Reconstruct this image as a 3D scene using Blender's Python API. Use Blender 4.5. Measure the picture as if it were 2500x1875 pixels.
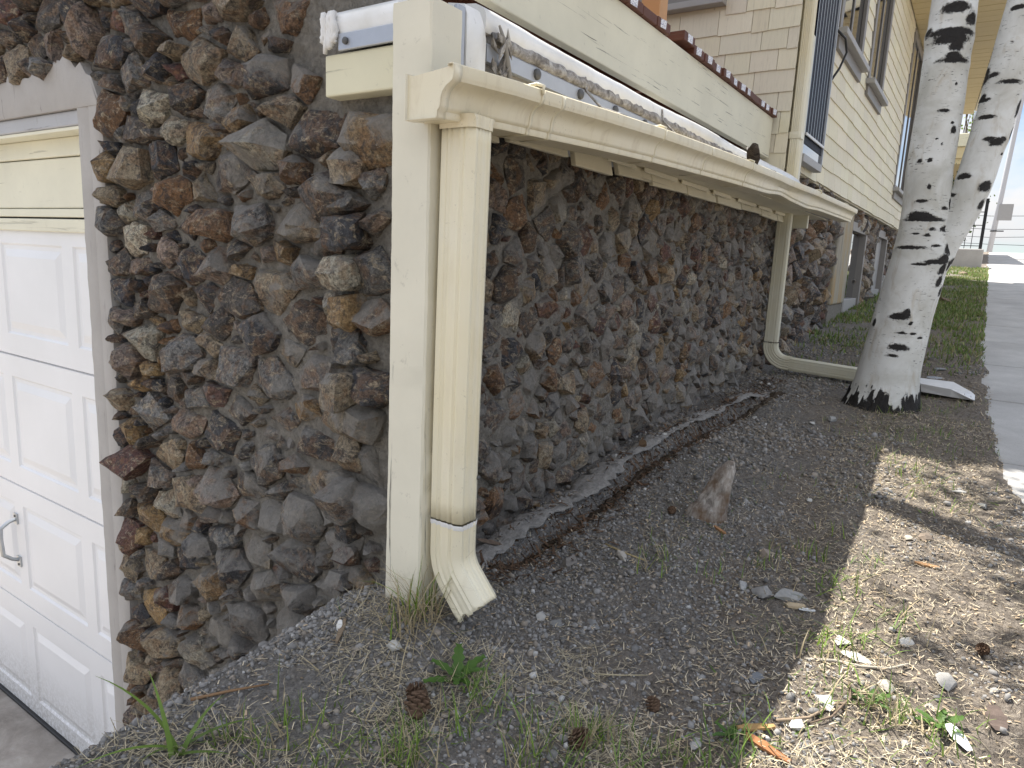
import bpy, bmesh, math, random
import numpy as np
from mathutils import Vector, Matrix, noise as mnoise

# ------------------------------------------------------------------ camera
# Coordinates: X runs along the side wall away from the viewer, Y along the garage front, Z up.
# Z is written relative to the eye; ZO lifts everything so that the driveway lies near z = 0.
ZO = 2.07
scene = bpy.context.scene
for o in list(bpy.data.objects): bpy.data.objects.remove(o)
C = scene.collection
cam_d = bpy.data.cameras.new("camera"); cam = bpy.data.objects.new("camera", cam_d); C.objects.link(cam)
M = np.array([[0.55661826, -0.12366606, 0.82151252], [-0.82954426, -0.13639622, 0.54152784], [0.04508259, -0.98290527, -0.17850709]])
R_, D_, F_ = M[:, 0], M[:, 1], M[:, 2]
cam.matrix_world = Matrix(((R_[0], -D_[0], -F_[0], 0), (R_[1], -D_[1], -F_[1], 0), (R_[2], -D_[2], -F_[2], ZO), (0, 0, 0, 1)))
cam_d.sensor_width = 36; cam_d.lens = 24.44; cam_d.clip_start = 0.05; cam_d.clip_end = 2000
scene.camera = cam

# ------------------------------------------------------------------ light
SUN = Vector((0.25, 0.50, 1.0)).normalized()
elev = math.asin(SUN.z); az = math.atan2(SUN.x, SUN.y)
world = bpy.data.worlds.new("World"); scene.world = world; world.use_nodes = True
wn = world.node_tree; wn.nodes.clear()
w_out = wn.nodes.new('ShaderNodeOutputWorld'); w_bg = wn.nodes.new('ShaderNodeBackground')
sky = wn.nodes.new('ShaderNodeTexSky'); sky.sky_type = 'NISHITA'; sky.sun_disc = False
sky.sun_elevation = elev; sky.sun_rotation = az; sky.altitude = 1700; sky.air_density = 1.0; sky.dust_density = 0.4
w_tc = wn.nodes.new('ShaderNodeTexCoord'); w_map = wn.nodes.new('ShaderNodeMapping'); w_map.inputs['Scale'].default_value = (1, 1, 2.6)
w_no = wn.nodes.new('ShaderNodeTexNoise'); w_no.inputs['Scale'].default_value = 2.3; w_no.inputs['Detail'].default_value = 8; w_no.inputs['Roughness'].default_value = .58; w_no.inputs['Distortion'].default_value = .25
w_cr = wn.nodes.new('ShaderNodeValToRGB'); w_cr.color_ramp.elements[0].position = .42; w_cr.color_ramp.elements[1].position = .60
w_mx = wn.nodes.new('ShaderNodeMixRGB'); w_mx.inputs[2].default_value = (6.9, 6.75, 6.55, 1)
wn.links.new(w_tc.outputs['Generated'], w_map.inputs[0]); wn.links.new(w_map.outputs[0], w_no.inputs['Vector'])
wn.links.new(w_no.outputs[0], w_cr.inputs[0]); wn.links.new(w_cr.outputs[0], w_mx.inputs[0])
w_sep = wn.nodes.new('ShaderNodeSeparateXYZ'); wn.links.new(w_tc.outputs['Generated'], w_sep.inputs[0])
w_el = wn.nodes.new('ShaderNodeValToRGB'); w_el.color_ramp.elements[0].position = 0.0; w_el.color_ramp.elements[0].color = (.40, .41, .43, 1); w_el.color_ramp.elements[1].position = .6; w_el.color_ramp.elements[1].color = (1, 1, 1, 1)
w_ml = wn.nodes.new('ShaderNodeMixRGB'); w_ml.blend_type = 'MULTIPLY'; w_ml.inputs[0].default_value = 1
wn.links.new(w_sep.outputs[2], w_el.inputs[0]); wn.links.new(w_mx.outputs[0], w_ml.inputs[1]); wn.links.new(w_el.outputs[0], w_ml.inputs[2])
wn.links.new(sky.outputs[0], w_mx.inputs[1]); wn.links.new(w_ml.outputs[0], w_bg.inputs[0]); wn.links.new(w_bg.outputs[0], w_out.inputs[0])
w_bg.inputs[1].default_value = 0.125
sun_d = bpy.data.lights.new("sun", 'SUN'); sun_d.energy = 5.0; sun_d.angle = math.radians(.53); sun_d.color = (1, .95, .87)
sun = bpy.data.objects.new("sun", sun_d); C.objects.link(sun); sun.rotation_euler = SUN.to_track_quat('Z', 'Y').to_euler(); sun.location = (0, 0, 30)
scene.view_settings.view_transform = 'Standard'; scene.view_settings.look = 'None'
scene.view_settings.exposure = 1.2; scene.view_settings.gamma = 1
scene.render.engine = 'CYCLES'
scene.cycles.max_bounces = 8; scene.cycles.diffuse_bounces = 5

rng = random.Random(11); nr = np.random.default_rng(11)

# ------------------------------------------------------------------ node helpers
def srgb(r, g, b):
    f = lambda c: ((c / 255 + .055) / 1.055) ** 2.4 if c > 10 else c / 255 / 12.92
    return (f(r), f(g), f(b), 1)
class NT:
    def __init__(s, name, rough=.7, spec=.4):
        s.m = bpy.data.materials.new(name); s.m.use_nodes = True; s.t = s.m.node_tree
        s.b = s.t.nodes['Principled BSDF']; s.b.inputs['Roughness'].default_value = rough
        s.b.inputs['Specular IOR Level'].default_value = spec
        s.tc = s.t.nodes.new('ShaderNodeTexCoord'); s.geo = s.t.nodes.new('ShaderNodeNewGeometry')
        s.pos = s.geo.outputs['Position']
    def L(s, a, b): s.t.links.new(a, b)
    def map(s, scale=(1, 1, 1), rot=(0, 0, 0), src=None):
        n = s.t.nodes.new('ShaderNodeMapping'); n.inputs['Scale'].default_value = scale; n.inputs['Rotation'].default_value = rot
        s.L(src or s.pos, n.inputs[0]); return n.outputs[0]
    def noise(s, scale, detail=4, rough=.6, dist=0, vec=None, color=False):
        n = s.t.nodes.new('ShaderNodeTexNoise'); n.inputs['Scale'].default_value = scale; n.inputs['Detail'].default_value = detail
        n.inputs['Roughness'].default_value = rough; n.inputs['Distortion'].default_value = dist
        s.L(vec or s.pos, n.inputs['Vector']); return n.outputs[1 if color else 0]
    def voro(s, scale, vec=None, out='Distance'):
        n = s.t.nodes.new('ShaderNodeTexVoronoi'); n.inputs['Scale'].default_value = scale; s.L(vec or s.pos, n.inputs['Vector']); return n.outputs[out]
    def ramp(s, fac, *st):
        n = s.t.nodes.new('ShaderNodeValToRGB'); e = n.color_ramp.elements
        while len(e) < len(st): e.new(.5)
        for k, (p, c) in enumerate(st):
            e[k].position = p; e[k].color = c if len(c) == 4 else (*c, 1)
        s.L(fac, n.inputs[0]); return n.outputs[0]
    def mask(s, fac, a, b): return s.ramp(fac, (a, (0, 0, 0)), (b, (1, 1, 1)))
    def mix(s, f, a, b, mode='MIX'):
        n = s.t.nodes.new('ShaderNodeMixRGB'); n.blend_type = mode
        for i, v in enumerate((f, a, b)):
            if isinstance(v, (int, float)): n.inputs[i].default_value = v
            elif isinstance(v, tuple): n.inputs[i].default_value = v if len(v) == 4 else (*v, 1)
            else: s.L(v, n.inputs[i])
        return n.outputs[0]
    def math(s, op, a, b=0.0, clamp=False):
        n = s.t.nodes.new('ShaderNodeMath'); n.operation = op; n.use_clamp = clamp
        for i, v in enumerate((a, b)):
            if isinstance(v, (int, float)): n.inputs[i].default_value = v
            else: s.L(v, n.inputs[i])
        return n.outputs[0]
    def attr(s, name, out='Color'):
        n = s.t.nodes.new('ShaderNodeAttribute'); n.attribute_name = name; return n.outputs[out]
    def sep(s, v):
        n = s.t.nodes.new('ShaderNodeSeparateXYZ'); s.L(v, n.inputs[0]); return n.outputs
    def color(s, c):
        if isinstance(c, tuple): s.b.inputs['Base Color'].default_value = c if len(c) == 4 else (*c, 1)
        else: s.L(c, s.b.inputs['Base Color'])
    def rough(s, c): s.L(c, s.b.inputs['Roughness'])
    def bump(s, h, strength=.4, dist=.01):
        n = s.t.nodes.new('ShaderNodeBump'); n.inputs['Strength'].default_value = strength; n.inputs['Distance'].default_value = dist
        s.L(h, n.inputs['Height']); 
        if s.b.inputs['Normal'].is_linked: s.L(s.b.inputs['Normal'].links[0].from_socket, n.inputs['Normal'])
        s.L(n.outputs[0], s.b.inputs['Normal'])
def painted_wood(name, col, axis, wear=.5, crack=.55, rough=.55, splash=False):
    n = NT(name, rough); sc = [70, 70, 70]; sc[axis] = 2.2
    v = n.map(tuple(sc)); g = n.noise(1, 6, .65, .8, vec=v)
    cr = n.ramp(g, (.335, (1, 1, 1)), (.375, (0, 0, 0)))
    sc2 = [160, 160, 160]; sc2[axis] = 4
    g2 = n.noise(1, 4, .7, .3, vec=n.map(tuple(sc2)))
    blot = n.noise(3.2, 5, .6)
    c = n.mix(n.mask(blot, .35, .72), col, tuple(x * .86 for x in col[:3]))
    dirt = n.noise(26, 6, .7, .6)
    c = n.mix(n.math('MULTIPLY', n.mask(dirt, .62, .74), wear), c, (.22, .20, .16))
    c = n.mix(n.math('MULTIPLY', cr, crack), c, (.10, .09, .07))
    if splash:
        hz = n.ramp(n.math('ADD', n.sep(n.pos)[2], n.math('MULTIPLY', n.noise(22, 6, .7, .5), .22)), (0, (0, 0, 0)), (1, (1, 1, 1)))
        low = n.math('SUBTRACT', 1, n.math('DIVIDE', n.math('SUBTRACT', n.math('ADD', n.sep(n.pos)[2], n.math('MULTIPLY', n.noise(30, 7, .75, .5), .26)), 1.42), .12, True), True)
        c = n.mix(n.math('MULTIPLY', low, .55), c, (.26, .22, .17))
    n.color(c); n.bump(n.math('SUBTRACT', n.math('MULTIPLY', g2, .35), cr), .35, .003); return n.m
def plain(name, col, rough=.6, var=.12, scale=12, bump=.15, metal=0, spec=.4, bs=90):
    n = NT(name, rough, spec); a = n.noise(scale, 5, .6)
    n.color(n.mix(a, tuple(x * (1 - var) for x in col[:3]), tuple(min(1, x * (1 + var)) for x in col[:3])))
    n.b.inputs['Metallic'].default_value = metal
    if bump: n.bump(n.noise(bs, 4, .6), bump, .004)
    return n.m
MAT = {}
CREAM = (.70, .67, .50); CREAM_D = (.62, .585, .43)
MAT['post'] = painted_wood('post_paint', (.74, .70, .57), 2, .5, .9, .55, True)
MAT['beam'] = painted_wood('beam_paint', (.72, .68, .53), 0, .55, .8)
MAT['fascia'] = painted_wood('fascia_paint', (.70, .66, .48), 1, .4, .8)
MAT['soffit'] = painted_wood('soffit_paint', (.72, .67, .52), 0, .7, .4)
MAT['board'] = painted_wood('header_paint', (.76, .73, .58), 1, .25, .3)
MAT['greywood'] = painted_wood('grey_board_paint', (.42, .42, .43), 1, .5, .6)
MAT['rawwood'] = painted_wood('weathered_bare_wood', (.25, .23, .20), 0, .9, .9, .85)
MAT['cedar'] = painted_wood('cedar_post_wood', (.55, .30, .13), 2, .3, .3)
MAT['deck'] = painted_wood('deck_stain', (.105, .034, .018), 1, .2, .5, .6)
MAT['greytrim'] = plain('grey_trim_paint', (.22, .205, .19), .5, .08)
MAT['greytrim_l'] = plain('light_grey_trim', (.34, .33, .32), .5, .08)
MAT['white'] = plain('white_plastic', (.66, .66, .66), .4, .04)
MAT['alu'] = plain('aluminium_bar', (.42, .44, .48), .42, .12, 30, .1, .45)
MAT['bolt'] = plain('weathered_bolt', (.12, .12, .12), .55, .3, 60, .3, .5)
MAT['steel'] = plain('zinc_handle', (.50, .52, .53), .3, .1, 40, .05, .9)
MAT['black'] = plain('black_plastic', (.012, .012, .014), .4, .2)
MAT['caulk'] = plain('white_caulk', (.72, .71, .69), .5, .06, 40, .3)
def mat_cream_metal(name, col, stain=1.0):
    n = NT(name, .38, .45)
    a = n.noise(2.4, 4, .6, .4); c = n.mix(n.mask(a, .35, .7), col, (col[0] * .98, col[1] * .93, col[2] * .80))
    st = n.noise(1, 5, .6, .7, vec=n.map((28, 28, 6))); c = n.mix(n.math('MULTIPLY', n.mask(st, .52, .76), .42 * stain), c, (.45, .36, .22))
    sp = n.noise(120, 3, .7, 1.2); sel = n.mask(n.noise(5.5, 3, .5), .46, .60)
    c = n.mix(n.math('MULTIPLY', n.math('MULTIPLY', n.mask(sp, .645, .69), sel), .85 * stain), c, (.13, .10, .075))
    n.color(c); n.bump(n.noise(14, 3, .5), .06, .01); return n.m
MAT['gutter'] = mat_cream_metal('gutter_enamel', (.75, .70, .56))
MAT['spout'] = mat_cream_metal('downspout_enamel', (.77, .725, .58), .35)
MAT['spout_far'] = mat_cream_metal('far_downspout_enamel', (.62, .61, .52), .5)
n = NT('membrane', .32, .5); a = n.noise(4, 5, .6, .3); c = n.mix(n.mask(a, .45, .8), (.80, .80, .79), (.58, .56, .50)); d = n.noise(30, 6, .7, .8)
n.color(n.mix(n.math('MULTIPLY', n.mask(d, .64, .76), .6), c, (.25, .22, .18))); n.bump(n.noise(9, 3, .5), .25, .02); MAT['membrane'] = n.m
n = NT('torn_sealant', .9); a = n.noise(45, 6, .7, .6); n.color(n.ramp(a, (.3, (.10, .09, .08)), (.5, (.28, .26, .24)), (.72, (.55, .54, .52)))); n.bump(a, .8, .01); MAT['sealant'] = n.m
# ---- rubble stone: colour attribute 'tint' (rgb base colour, alpha = dust cover)
n = NT('rubble_stone', .62, .45)
tint = n.attr('tint'); dust = n.attr('tint', 'Alpha')
fine = n.noise(60, 7, .78, .5)
c = n.mix(n.mask(n.noise(13, 6, .66, 1.8), .47, .56), tint, n.mix(.5, tint, (.25, .13, .055)))
c = n.mix(n.math('MULTIPLY', n.mask(n.noise(26, 8, .74, 1.2, vec=n.map((1, 1, 1), (1, 2, .5))), .515, .58), .72), c, (.034, .033, .038))
c = n.mix(n.math('MULTIPLY', n.mask(n.noise(33, 8, .78, .9, vec=n.map((1, 1, 1.5), (2, .6, 1.5))), .53, .61), .78), c, (.47, .385, .265))
c = n.mix(n.math('MULTIPLY', n.mask(n.noise(48, 8, .8, .4, vec=n.map((1, 1, 1), (.3, 1.6, 2.5))), .60, .66), .6), c, (.56, .50, .41))
c = n.mix(1, c, n.ramp(n.noise(140, 5, .75), (.32, (.30, .30, .30)), (.68, (1.65, 1.65, 1.65))), 'MULTIPLY')
up = n.math('MULTIPLY', n.sep(n.geo.outputs['Normal'])[2], .10)
dn = n.math('ADD', n.noise(9, 6, .68, .6), n.math('ADD', n.math('MULTIPLY', n.math('SUBTRACT', dust, .5), .36), up))
c = n.mix(n.math('MULTIPLY', n.mask(dn, .52, .63), .85), c, n.mix(n.noise(70, 4, .7), (.215, .203, .182), (.385, .36, .325)))
n.color(c); n.rough(n.ramp(fine, (.3, (.42, .42, .42)), (.7, (.85, .85, .85))))
n.bump(n.noise(34, 8, .76, .8), 1.0, .026); n.bump(n.noise(120, 5, .75), .7, .007); MAT['stone'] = n.m
n = NT('lime_mortar', .95, .15); a = n.noise(55, 6, .7, .4); b = n.noise(7, 4, .6)
c = n.ramp(a, (.25, (.14, .13, .114)), (.5, (.265, .248, .218)), (.75, (.39, .365, .325)))
n.color(n.mix(n.math('MULTIPLY', b, .55), c, (.155, .135, .11))); n.bump(n.noise(45, 7, .75), 1.0, .018); n.bump(n.voro(85), .5, .008); MAT['mortar'] = n.m
n = NT('cement_ledge', .95, .15); a = n.noise(38, 6, .75, .4); n.color(n.ramp(a, (.25, (.16, .152, .14)), (.5, (.32, .305, .285)), (.75, (.44, .42, .395)))); n.bump(n.noise(60, 7, .75), 1, .014); MAT['ledge'] = n.m
n = NT('concrete_jamb', .85, .25); a = n.noise(7, 6, .65, .4); b = n.noise(1, 5, .6, .4, vec=n.map((60, 60, 8)))
c = n.mix(a, (.33, .31, .29), (.47, .45, .43)); c = n.mix(n.math('MULTIPLY', n.mask(b, .64, .72), .6), c, (.12, .11, .10)); n.color(c); n.bump(n.noise(50, 6, .7), .35, .006); MAT['jamb'] = n.m
n = NT('driveway_concrete', .9, .2); a = n.noise(5, 7, .7, .5); c = n.ramp(a, (.3, (.19, .17, .15)), (.55, (.33, .30, .27)), (.75, (.45, .42, .385))); n.color(c); n.bump(n.noise(120, 5, .7), .4, .004); MAT['drive'] = n.m
n = NT('sidewalk_concrete', .88, .25); a = n.noise(2.2, 7, .68, .3); b = n.noise(160, 3, .6); c = n.ramp(a, (.3, (.33, .32, .305)), (.6, (.45, .44, .42)), (.8, (.53, .52, .49)))
n.color(n.mix(n.math('MULTIPLY', n.mask(b, .55, .72), .35), c, (.16, .155, .15))); n.bump(b, .25, .003); MAT['walk'] = n.m
n = NT('garage_door_paint', .42, .4); a = n.noise(2.5, 5, .6); c = n.mix(n.mask(a, .35, .75), (.80, .80, .81), (.74, .74, .745))
g = n.noise(1, 6, .65, .5, vec=n.map((40, 5, 120))); n.bump(g, .10, .003)
d = n.mask(n.sep(n.pos)[2], -.02, .30); sc_ = n.noise(60, 6, .7, .6)
c = n.mix(n.math('MULTIPLY', n.math('SUBTRACT', 1, d), n.math('MULTIPLY', n.mask(sc_, .40, .58), .8)), c, (.42, .40, .37)); n.color(c); MAT['door'] = n.m
# ground: grey sandy soil by the wall, brown dry soil and litter farther out
n = NT('dry_soil', .96, .12); a = n.noise(4.5, 7, .68, .4); b = n.noise(70, 6, .75, .3); e = n.noise(260, 3, .7)
yy = n.sep(n.pos)[1]
soil = n.ramp(b, (.25, (.085, .070, .057)), (.5, (.205, .175, .145)), (.75, (.36, .32, .27)))
sand = n.ramp(b, (.25, (.10, .094, .087)), (.5, (.205, .193, .178)), (.75, (.33, .315, .292)))
c = n.mix(n.mask(n.math('ADD', n.math('MULTIPLY', yy, .35), n.math('MULTIPLY', a, .9)), .52, .76), soil, sand)
c = n.mix(n.math('MULTIPLY', n.mask(n.noise(9, 6, .7, .8), .60, .70), .65), c, (.045, .036, .03))
c = n.mix(n.math('MULTIPLY', n.mask(e, .6, .72), .6), c, (.40, .37, .32)); n.color(c)
n.bump(b, .9, .02); n.bump(n.voro(140), .5, .006); MAT['soil'] = n.m
def attr_mat(name, rough=.85, spec=.25, bump=.0, bs=200, trans=0):
    n = NT(name, rough, spec); t = n.attr('tint'); v = n.noise(90, 3, .6)
    n.color(n.mix(v, n.mix(1, t, (.72, .72, .72), 'MULTIPLY'), n.mix(1, t, (1.25, 1.25, 1.25), 'MULTIPLY')))
    if bump: n.bump(n.noise(bs, 4, .7), bump, .003)
    if trans:
        n.b.inputs['Subsurface Weight'].default_value = 0
        tr = n.t.nodes.new('ShaderNodeBsdfTranslucent'); n.L(t, tr.inputs[0]); ms = n.t.nodes.new('ShaderNodeMixShader'); ms.inputs[0].default_value = trans
        out = n.t.nodes['Material Output']; n.L(n.b.outputs[0], ms.inputs[1]); n.L(tr.outputs[0], ms.inputs[2]); n.L(ms.outputs[0], out.inputs[0])
    return n.m
MAT['pebble'] = attr_mat('gravel_stone', .85, .25, .4)
MAT['blade'] = attr_mat('grass_blade', .55, .3, 0, 200, .3)
MAT['leaf'] = attr_mat('aspen_leaf', .5, .35, 0, 200, .35)
MAT['litter'] = attr_mat('dry_litter', .9, .15, .3)
MAT['rock'] = attr_mat('ground_rock', .88, .2, .7, 90)
MAT['shingle'] = NT('shingle_paint', .6, .3); n = MAT['shingle']; t = n.attr('tint')
g = n.noise(1, 5, .7, .3, vec=n.map((90, 90, 3.5))); c = n.mix(n.math('MULTIPLY', n.mask(g, .52, .74), .38), t, (.42, .38, .30))
sp = n.noise(1, 6, .75, .8, vec=n.map((22, 22, 9))); c = n.mix(n.math('MULTIPLY', n.mask(sp, .62, .76), .5), c, (.36, .31, .28)); n.color(c); n.bump(g, .45, .004); MAT['shingle'] = n.m
# aspen bark: attribute 'scar' = black mark, 'base' = dark rough foot of the trunk
n = NT('aspen_bark', .7, .25); sc = n.attr('scar', 'Fac')
v = n.noise(6, 5, .6, .5); c = n.ramp(v, (.3, (.50, .49, .44)), (.55, (.68, .68, .65)), (.8, (.76, .77, .76)))
c = n.mix(n.math('MULTIPLY', n.mask(n.noise(1, 5, .65, .6, vec=n.map((16, 16, 5))), .56, .74), .6), c, (.36, .28, .17))
len_ = n.noise(1, 4, .6, .2, vec=n.map((34, 34, 170))); c = n.mix(n.math('MULTIPLY', n.mask(len_, .62, .67), n.mask(n.noise(5, 3, .5), .42, .56)), c, (.06, .055, .05))
fine = n.noise(70, 6, .75, .8); sm = n.math('ADD', sc, n.math('MULTIPLY', n.math('SUBTRACT', fine, .5), 1.15))
c = n.mix(n.mask(sm, .40, .56), c, n.mix(fine, (.008, .008, .009), (.055, .05, .046))); n.color(c)
n.bump(n.math('MULTIPLY', n.mask(sm, .35, .6), fine), .9, .012); n.bump(n.noise(40, 4, .6), .15, .003); MAT['bark'] = n.m
n = NT('window_glass', .04, .8); n.color((.02, .025, .03)); n.b.inputs['Coat Weight'].default_value = 1; n.b.inputs['Coat Roughness'].default_value = .02; MAT['glass'] = n.m
n = NT('dark_panel_glass', .5, .08); n.color((.008, .009, .018)); MAT['panel'] = n.m
n = NT('label_print', .5, .3); w = n.sep(n.map((190, 0, 0)))[0]
fr = n.math('FRACT', n.math('MULTIPLY', n.math('ADD', n.noise(320, 1, .5), w), 1.0)); z = n.math('FRACT', n.math('MULTIPLY', n.sep(n.pos)[2], 34))
n.color(n.mix(n.math('MULTIPLY', n.mask(n.noise(240, 2, .6), .50, .56), .75), (.80, .80, .82), (.16, .17, .30))); MAT['label'] = n.m
n = NT('stucco', .9, .2); v = n.noise(1, 5, .65, .5, vec=n.map((12, 12, 2))); n.color(n.ramp(v, (.3, (.22, .20, .17)), (.5, (.36, .33, .26)), (.66, (.36, .25, .12)), (.8, (.40, .38, .34)))); n.bump(n.noise(60, 5, .7), .5, .008); MAT['stucco'] = n.m
MAT['wood_grey'] = NT('driftwood', .9, .2); n = MAT['wood_grey']; v = n.noise(1, 6, .7, .6, vec=n.map((60, 60, 9), (0, .35, .2))); zz = n.noise(14, 4, .6)
n.color(n.mix(n.mask(zz, .45, .65), n.ramp(v, (.3, (.08, .07, .06)), (.5, (.33, .30, .27)), (.75, (.58, .55, .51))), (.15, .10, .065))); n.bump(v, .8, .008); MAT['wood_grey'] = n.m
n = NT('rotten_timber', .98, .1); v = n.noise(1, 7, .75, .8, vec=n.map((7, 60, 60))); n.color(n.ramp(v, (.3, (.024, .019, .015)), (.5, (.085, .065, .048)), (.7, (.19, .155, .12)), (.85, (.27, .25, .22)))); n.bump(v, 1, .02); MAT['rotten'] = n.m
n = NT('cone_scale', .8, .2); v = n.noise(120, 4, .6); n.color(n.mix(v, (.05, .03, .02), (.20, .13, .085))); MAT['cone'] = n.m

# ------------------------------------------------------------------ mesh helpers
def new_obj(name, me, mat=None, parent=None):
    o = bpy.data.objects.new(name, me); C.objects.link(o)
    if mat is not None: me.materials.append(mat)
    if parent is not None: o.parent = parent
    return o
def origin(o):
    p = np.zeros(3)
    while o is not None: p = p + np.array(o.location); o = o.parent
    return p
def mk(name, v, f, mat, parent=None, smooth=False, sharp=None, tint=None, at=None):
    """verts in eye-relative coordinates -> object; 'at' sets its own origin"""
    v = np.asarray(v, float) + np.array([0, 0, ZO]); po = origin(parent) if parent is not None else np.zeros(3)
    a = (np.array(at, float) + np.array([0, 0, ZO])) if at is not None else po
    me = bpy.data.meshes.new(name); me.from_pydata((v - a).tolist(), [], [list(map(int, q)) for q in f]); me.update()
    if smooth: me.polygons.foreach_set('use_smooth', [True] * len(me.polygons))
    if sharp: me.set_sharp_from_angle(angle=math.radians(sharp))
    o = new_obj(name, me, mat, parent); o.location = Vector(a - po)
    if tint is not None: set_tint(me, tint)
    return o
def set_tint(me, tint, name='tint'):
    n = len(me.vertices); t = np.asarray(tint, np.float32)
    if t.ndim == 1: t = np.tile(t, (n, 1))
    if t.shape[1] == 3: t = np.hstack([t, np.ones((n, 1), np.float32)])
    me.color_attributes.new(name, 'FLOAT_COLOR', 'POINT').data.foreach_set('color', t.astype(np.float32).ravel())
def fast(name, V, F, mat, parent=None, tint=None, smooth=True):
    """numpy verts (n,3) and a uniform face array -> object"""
    V = np.asarray(V, np.float32) + np.array([0, 0, ZO], np.float32) - (origin(parent) if parent is not None else 0); F = np.asarray(F, np.int32)
    me = bpy.data.meshes.new(name); k = F.shape[1]
    me.vertices.add(len(V)); me.vertices.foreach_set('co', V.astype(np.float32).ravel())
    me.loops.add(F.size); me.loops.foreach_set('vertex_index', F.ravel())
    me.polygons.add(len(F)); me.polygons.foreach_set('loop_start', np.arange(0, F.size, k, dtype=np.int32)); me.polygons.foreach_set('loop_total', np.full(len(F), k, np.int32))
    if smooth: me.polygons.foreach_set('use_smooth', np.ones(len(F), bool))
    me.update(calc_edges=True); me.validate()
    if tint is not None: set_tint(me, tint)
    return new_obj(name, me, mat, parent)
def box(x0, x1, y0, y1, z0, z1):
    v = [(x, y, z) for x in (x0, x1) for y in (y0, y1) for z in (z0, z1)]
    return v, [(0, 1, 3, 2), (4, 6, 7, 5), (0, 4, 5, 1), (2, 3, 7, 6), (0, 2, 6, 4), (1, 5, 7, 3)]
def bev(o, w=.003, seg=2):
    m = o.modifiers.new('bevel', 'BEVEL'); m.width = w; m.segments = seg; m.limit_method = 'ANGLE'; return o
def mbox(name, b, mat, parent=None, w=.003, **k):
    o = mk(name, *box(*b), mat, parent, **k)
    if w: bev(o, w)
    return o
def join(parts):
    V = []; F = []
    for v, f in parts:
        b = len(V); V += list(map(tuple, v)); F += [tuple(i + b for i in q) for q in f]
    return V, F
def tube(path, rad, seg=8, cap=True):
    path = [np.array(p, float) for p in path]; n = len(path); rad = [rad] * n if np.isscalar(rad) else rad
    V = []; F = []; t0 = path[1] - path[0]; up = np.array([0, 0, 1.]) if abs(t0[2]) < .8 * np.linalg.norm(t0) else np.array([1., 0, 0])
    for i, p in enumerate(path):
        t = path[min(i + 1, n - 1)] - path[max(i - 1, 0)]; t = t / np.linalg.norm(t)
        a = np.cross(t, up); a /= np.linalg.norm(a); b = np.cross(t, a); up = -b if np.dot(-b, up) > 0 else b
        up = np.cross(a, t) if np.dot(np.cross(a, t), up) > 0 else -np.cross(a, t)
        for k in range(seg):
            th = 2 * math.pi * k / seg; V.append(p + rad[i] * (math.cos(th) * a + math.sin(th) * up))
    for i in range(n - 1):
        for k in range(seg):
            k2 = (k + 1) % seg; F.append((i * seg + k, i * seg + k2, (i + 1) * seg + k2, (i + 1) * seg + k))
    if cap: F.append(tuple(range(seg - 1, -1, -1))); F.append(tuple(range((n - 1) * seg, n * seg)))
    return V, F
def sweep(prof, path, closed=True, cap=True):
    """prof: (dy,dz) list, path: (x,y,z) list along X"""
    m = len(prof); V = [(p[0], p[1] + a, p[2] + b) for p in path for a, b in prof]; F = []
    for i in range(len(path) - 1):
        for k in range(m if closed else m - 1):
            k2 = (k + 1) % m; F.append((i * m + k, (i + 1) * m + k, (i + 1) * m + k2, i * m + k2))
    if closed and cap: F.append(tuple(range(m - 1, -1, -1))); F.append(tuple(range((len(path) - 1) * m, len(path) * m)))
    return V, F
def thing(name, label, cat, loc, group=None):
    o = bpy.data.objects.new(name, None); C.objects.link(o); o.location = (loc[0], loc[1], loc[2] + ZO); o.empty_display_size = .05
    return tag(o, label, cat, group)
def tag(o, label, cat, group=None):
    o['label'] = label; o['category'] = cat
    if group: o['group'] = group
    return o
def kind(o, k, label=None, cat=None):
    o['kind'] = k
    if label: o['label'] = label
    if cat: o['category'] = cat
    return o
def vnoise(x, y, s, seed=0):
    """smooth value noise, vectorised"""
    x = np.asarray(x, float) * s; y = np.asarray(y, float) * s; xi = np.floor(x).astype(np.int64); yi = np.floor(y).astype(np.int64); fx = x - xi; fy = y - yi
    h = lambda a, b: ((np.sin(a * 127.1 + b * 311.7 + seed * 74.7) * 43758.5453) % 1.0)
    u = fx * fx * (3 - 2 * fx); w = fy * fy * (3 - 2 * fy)
    return (h(xi, yi) * (1 - u) + h(xi + 1, yi) * u) * (1 - w) + (h(xi, yi + 1) * (1 - u) + h(xi + 1, yi + 1) * u) * w
def fbm(x, y, s, seed=0, o=4):
    r = 0; a = .5
    for k in range(o): r = r + a * (vnoise(x, y, s, seed + k) - .5); s *= 2.1; a *= .5
    return r

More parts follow.
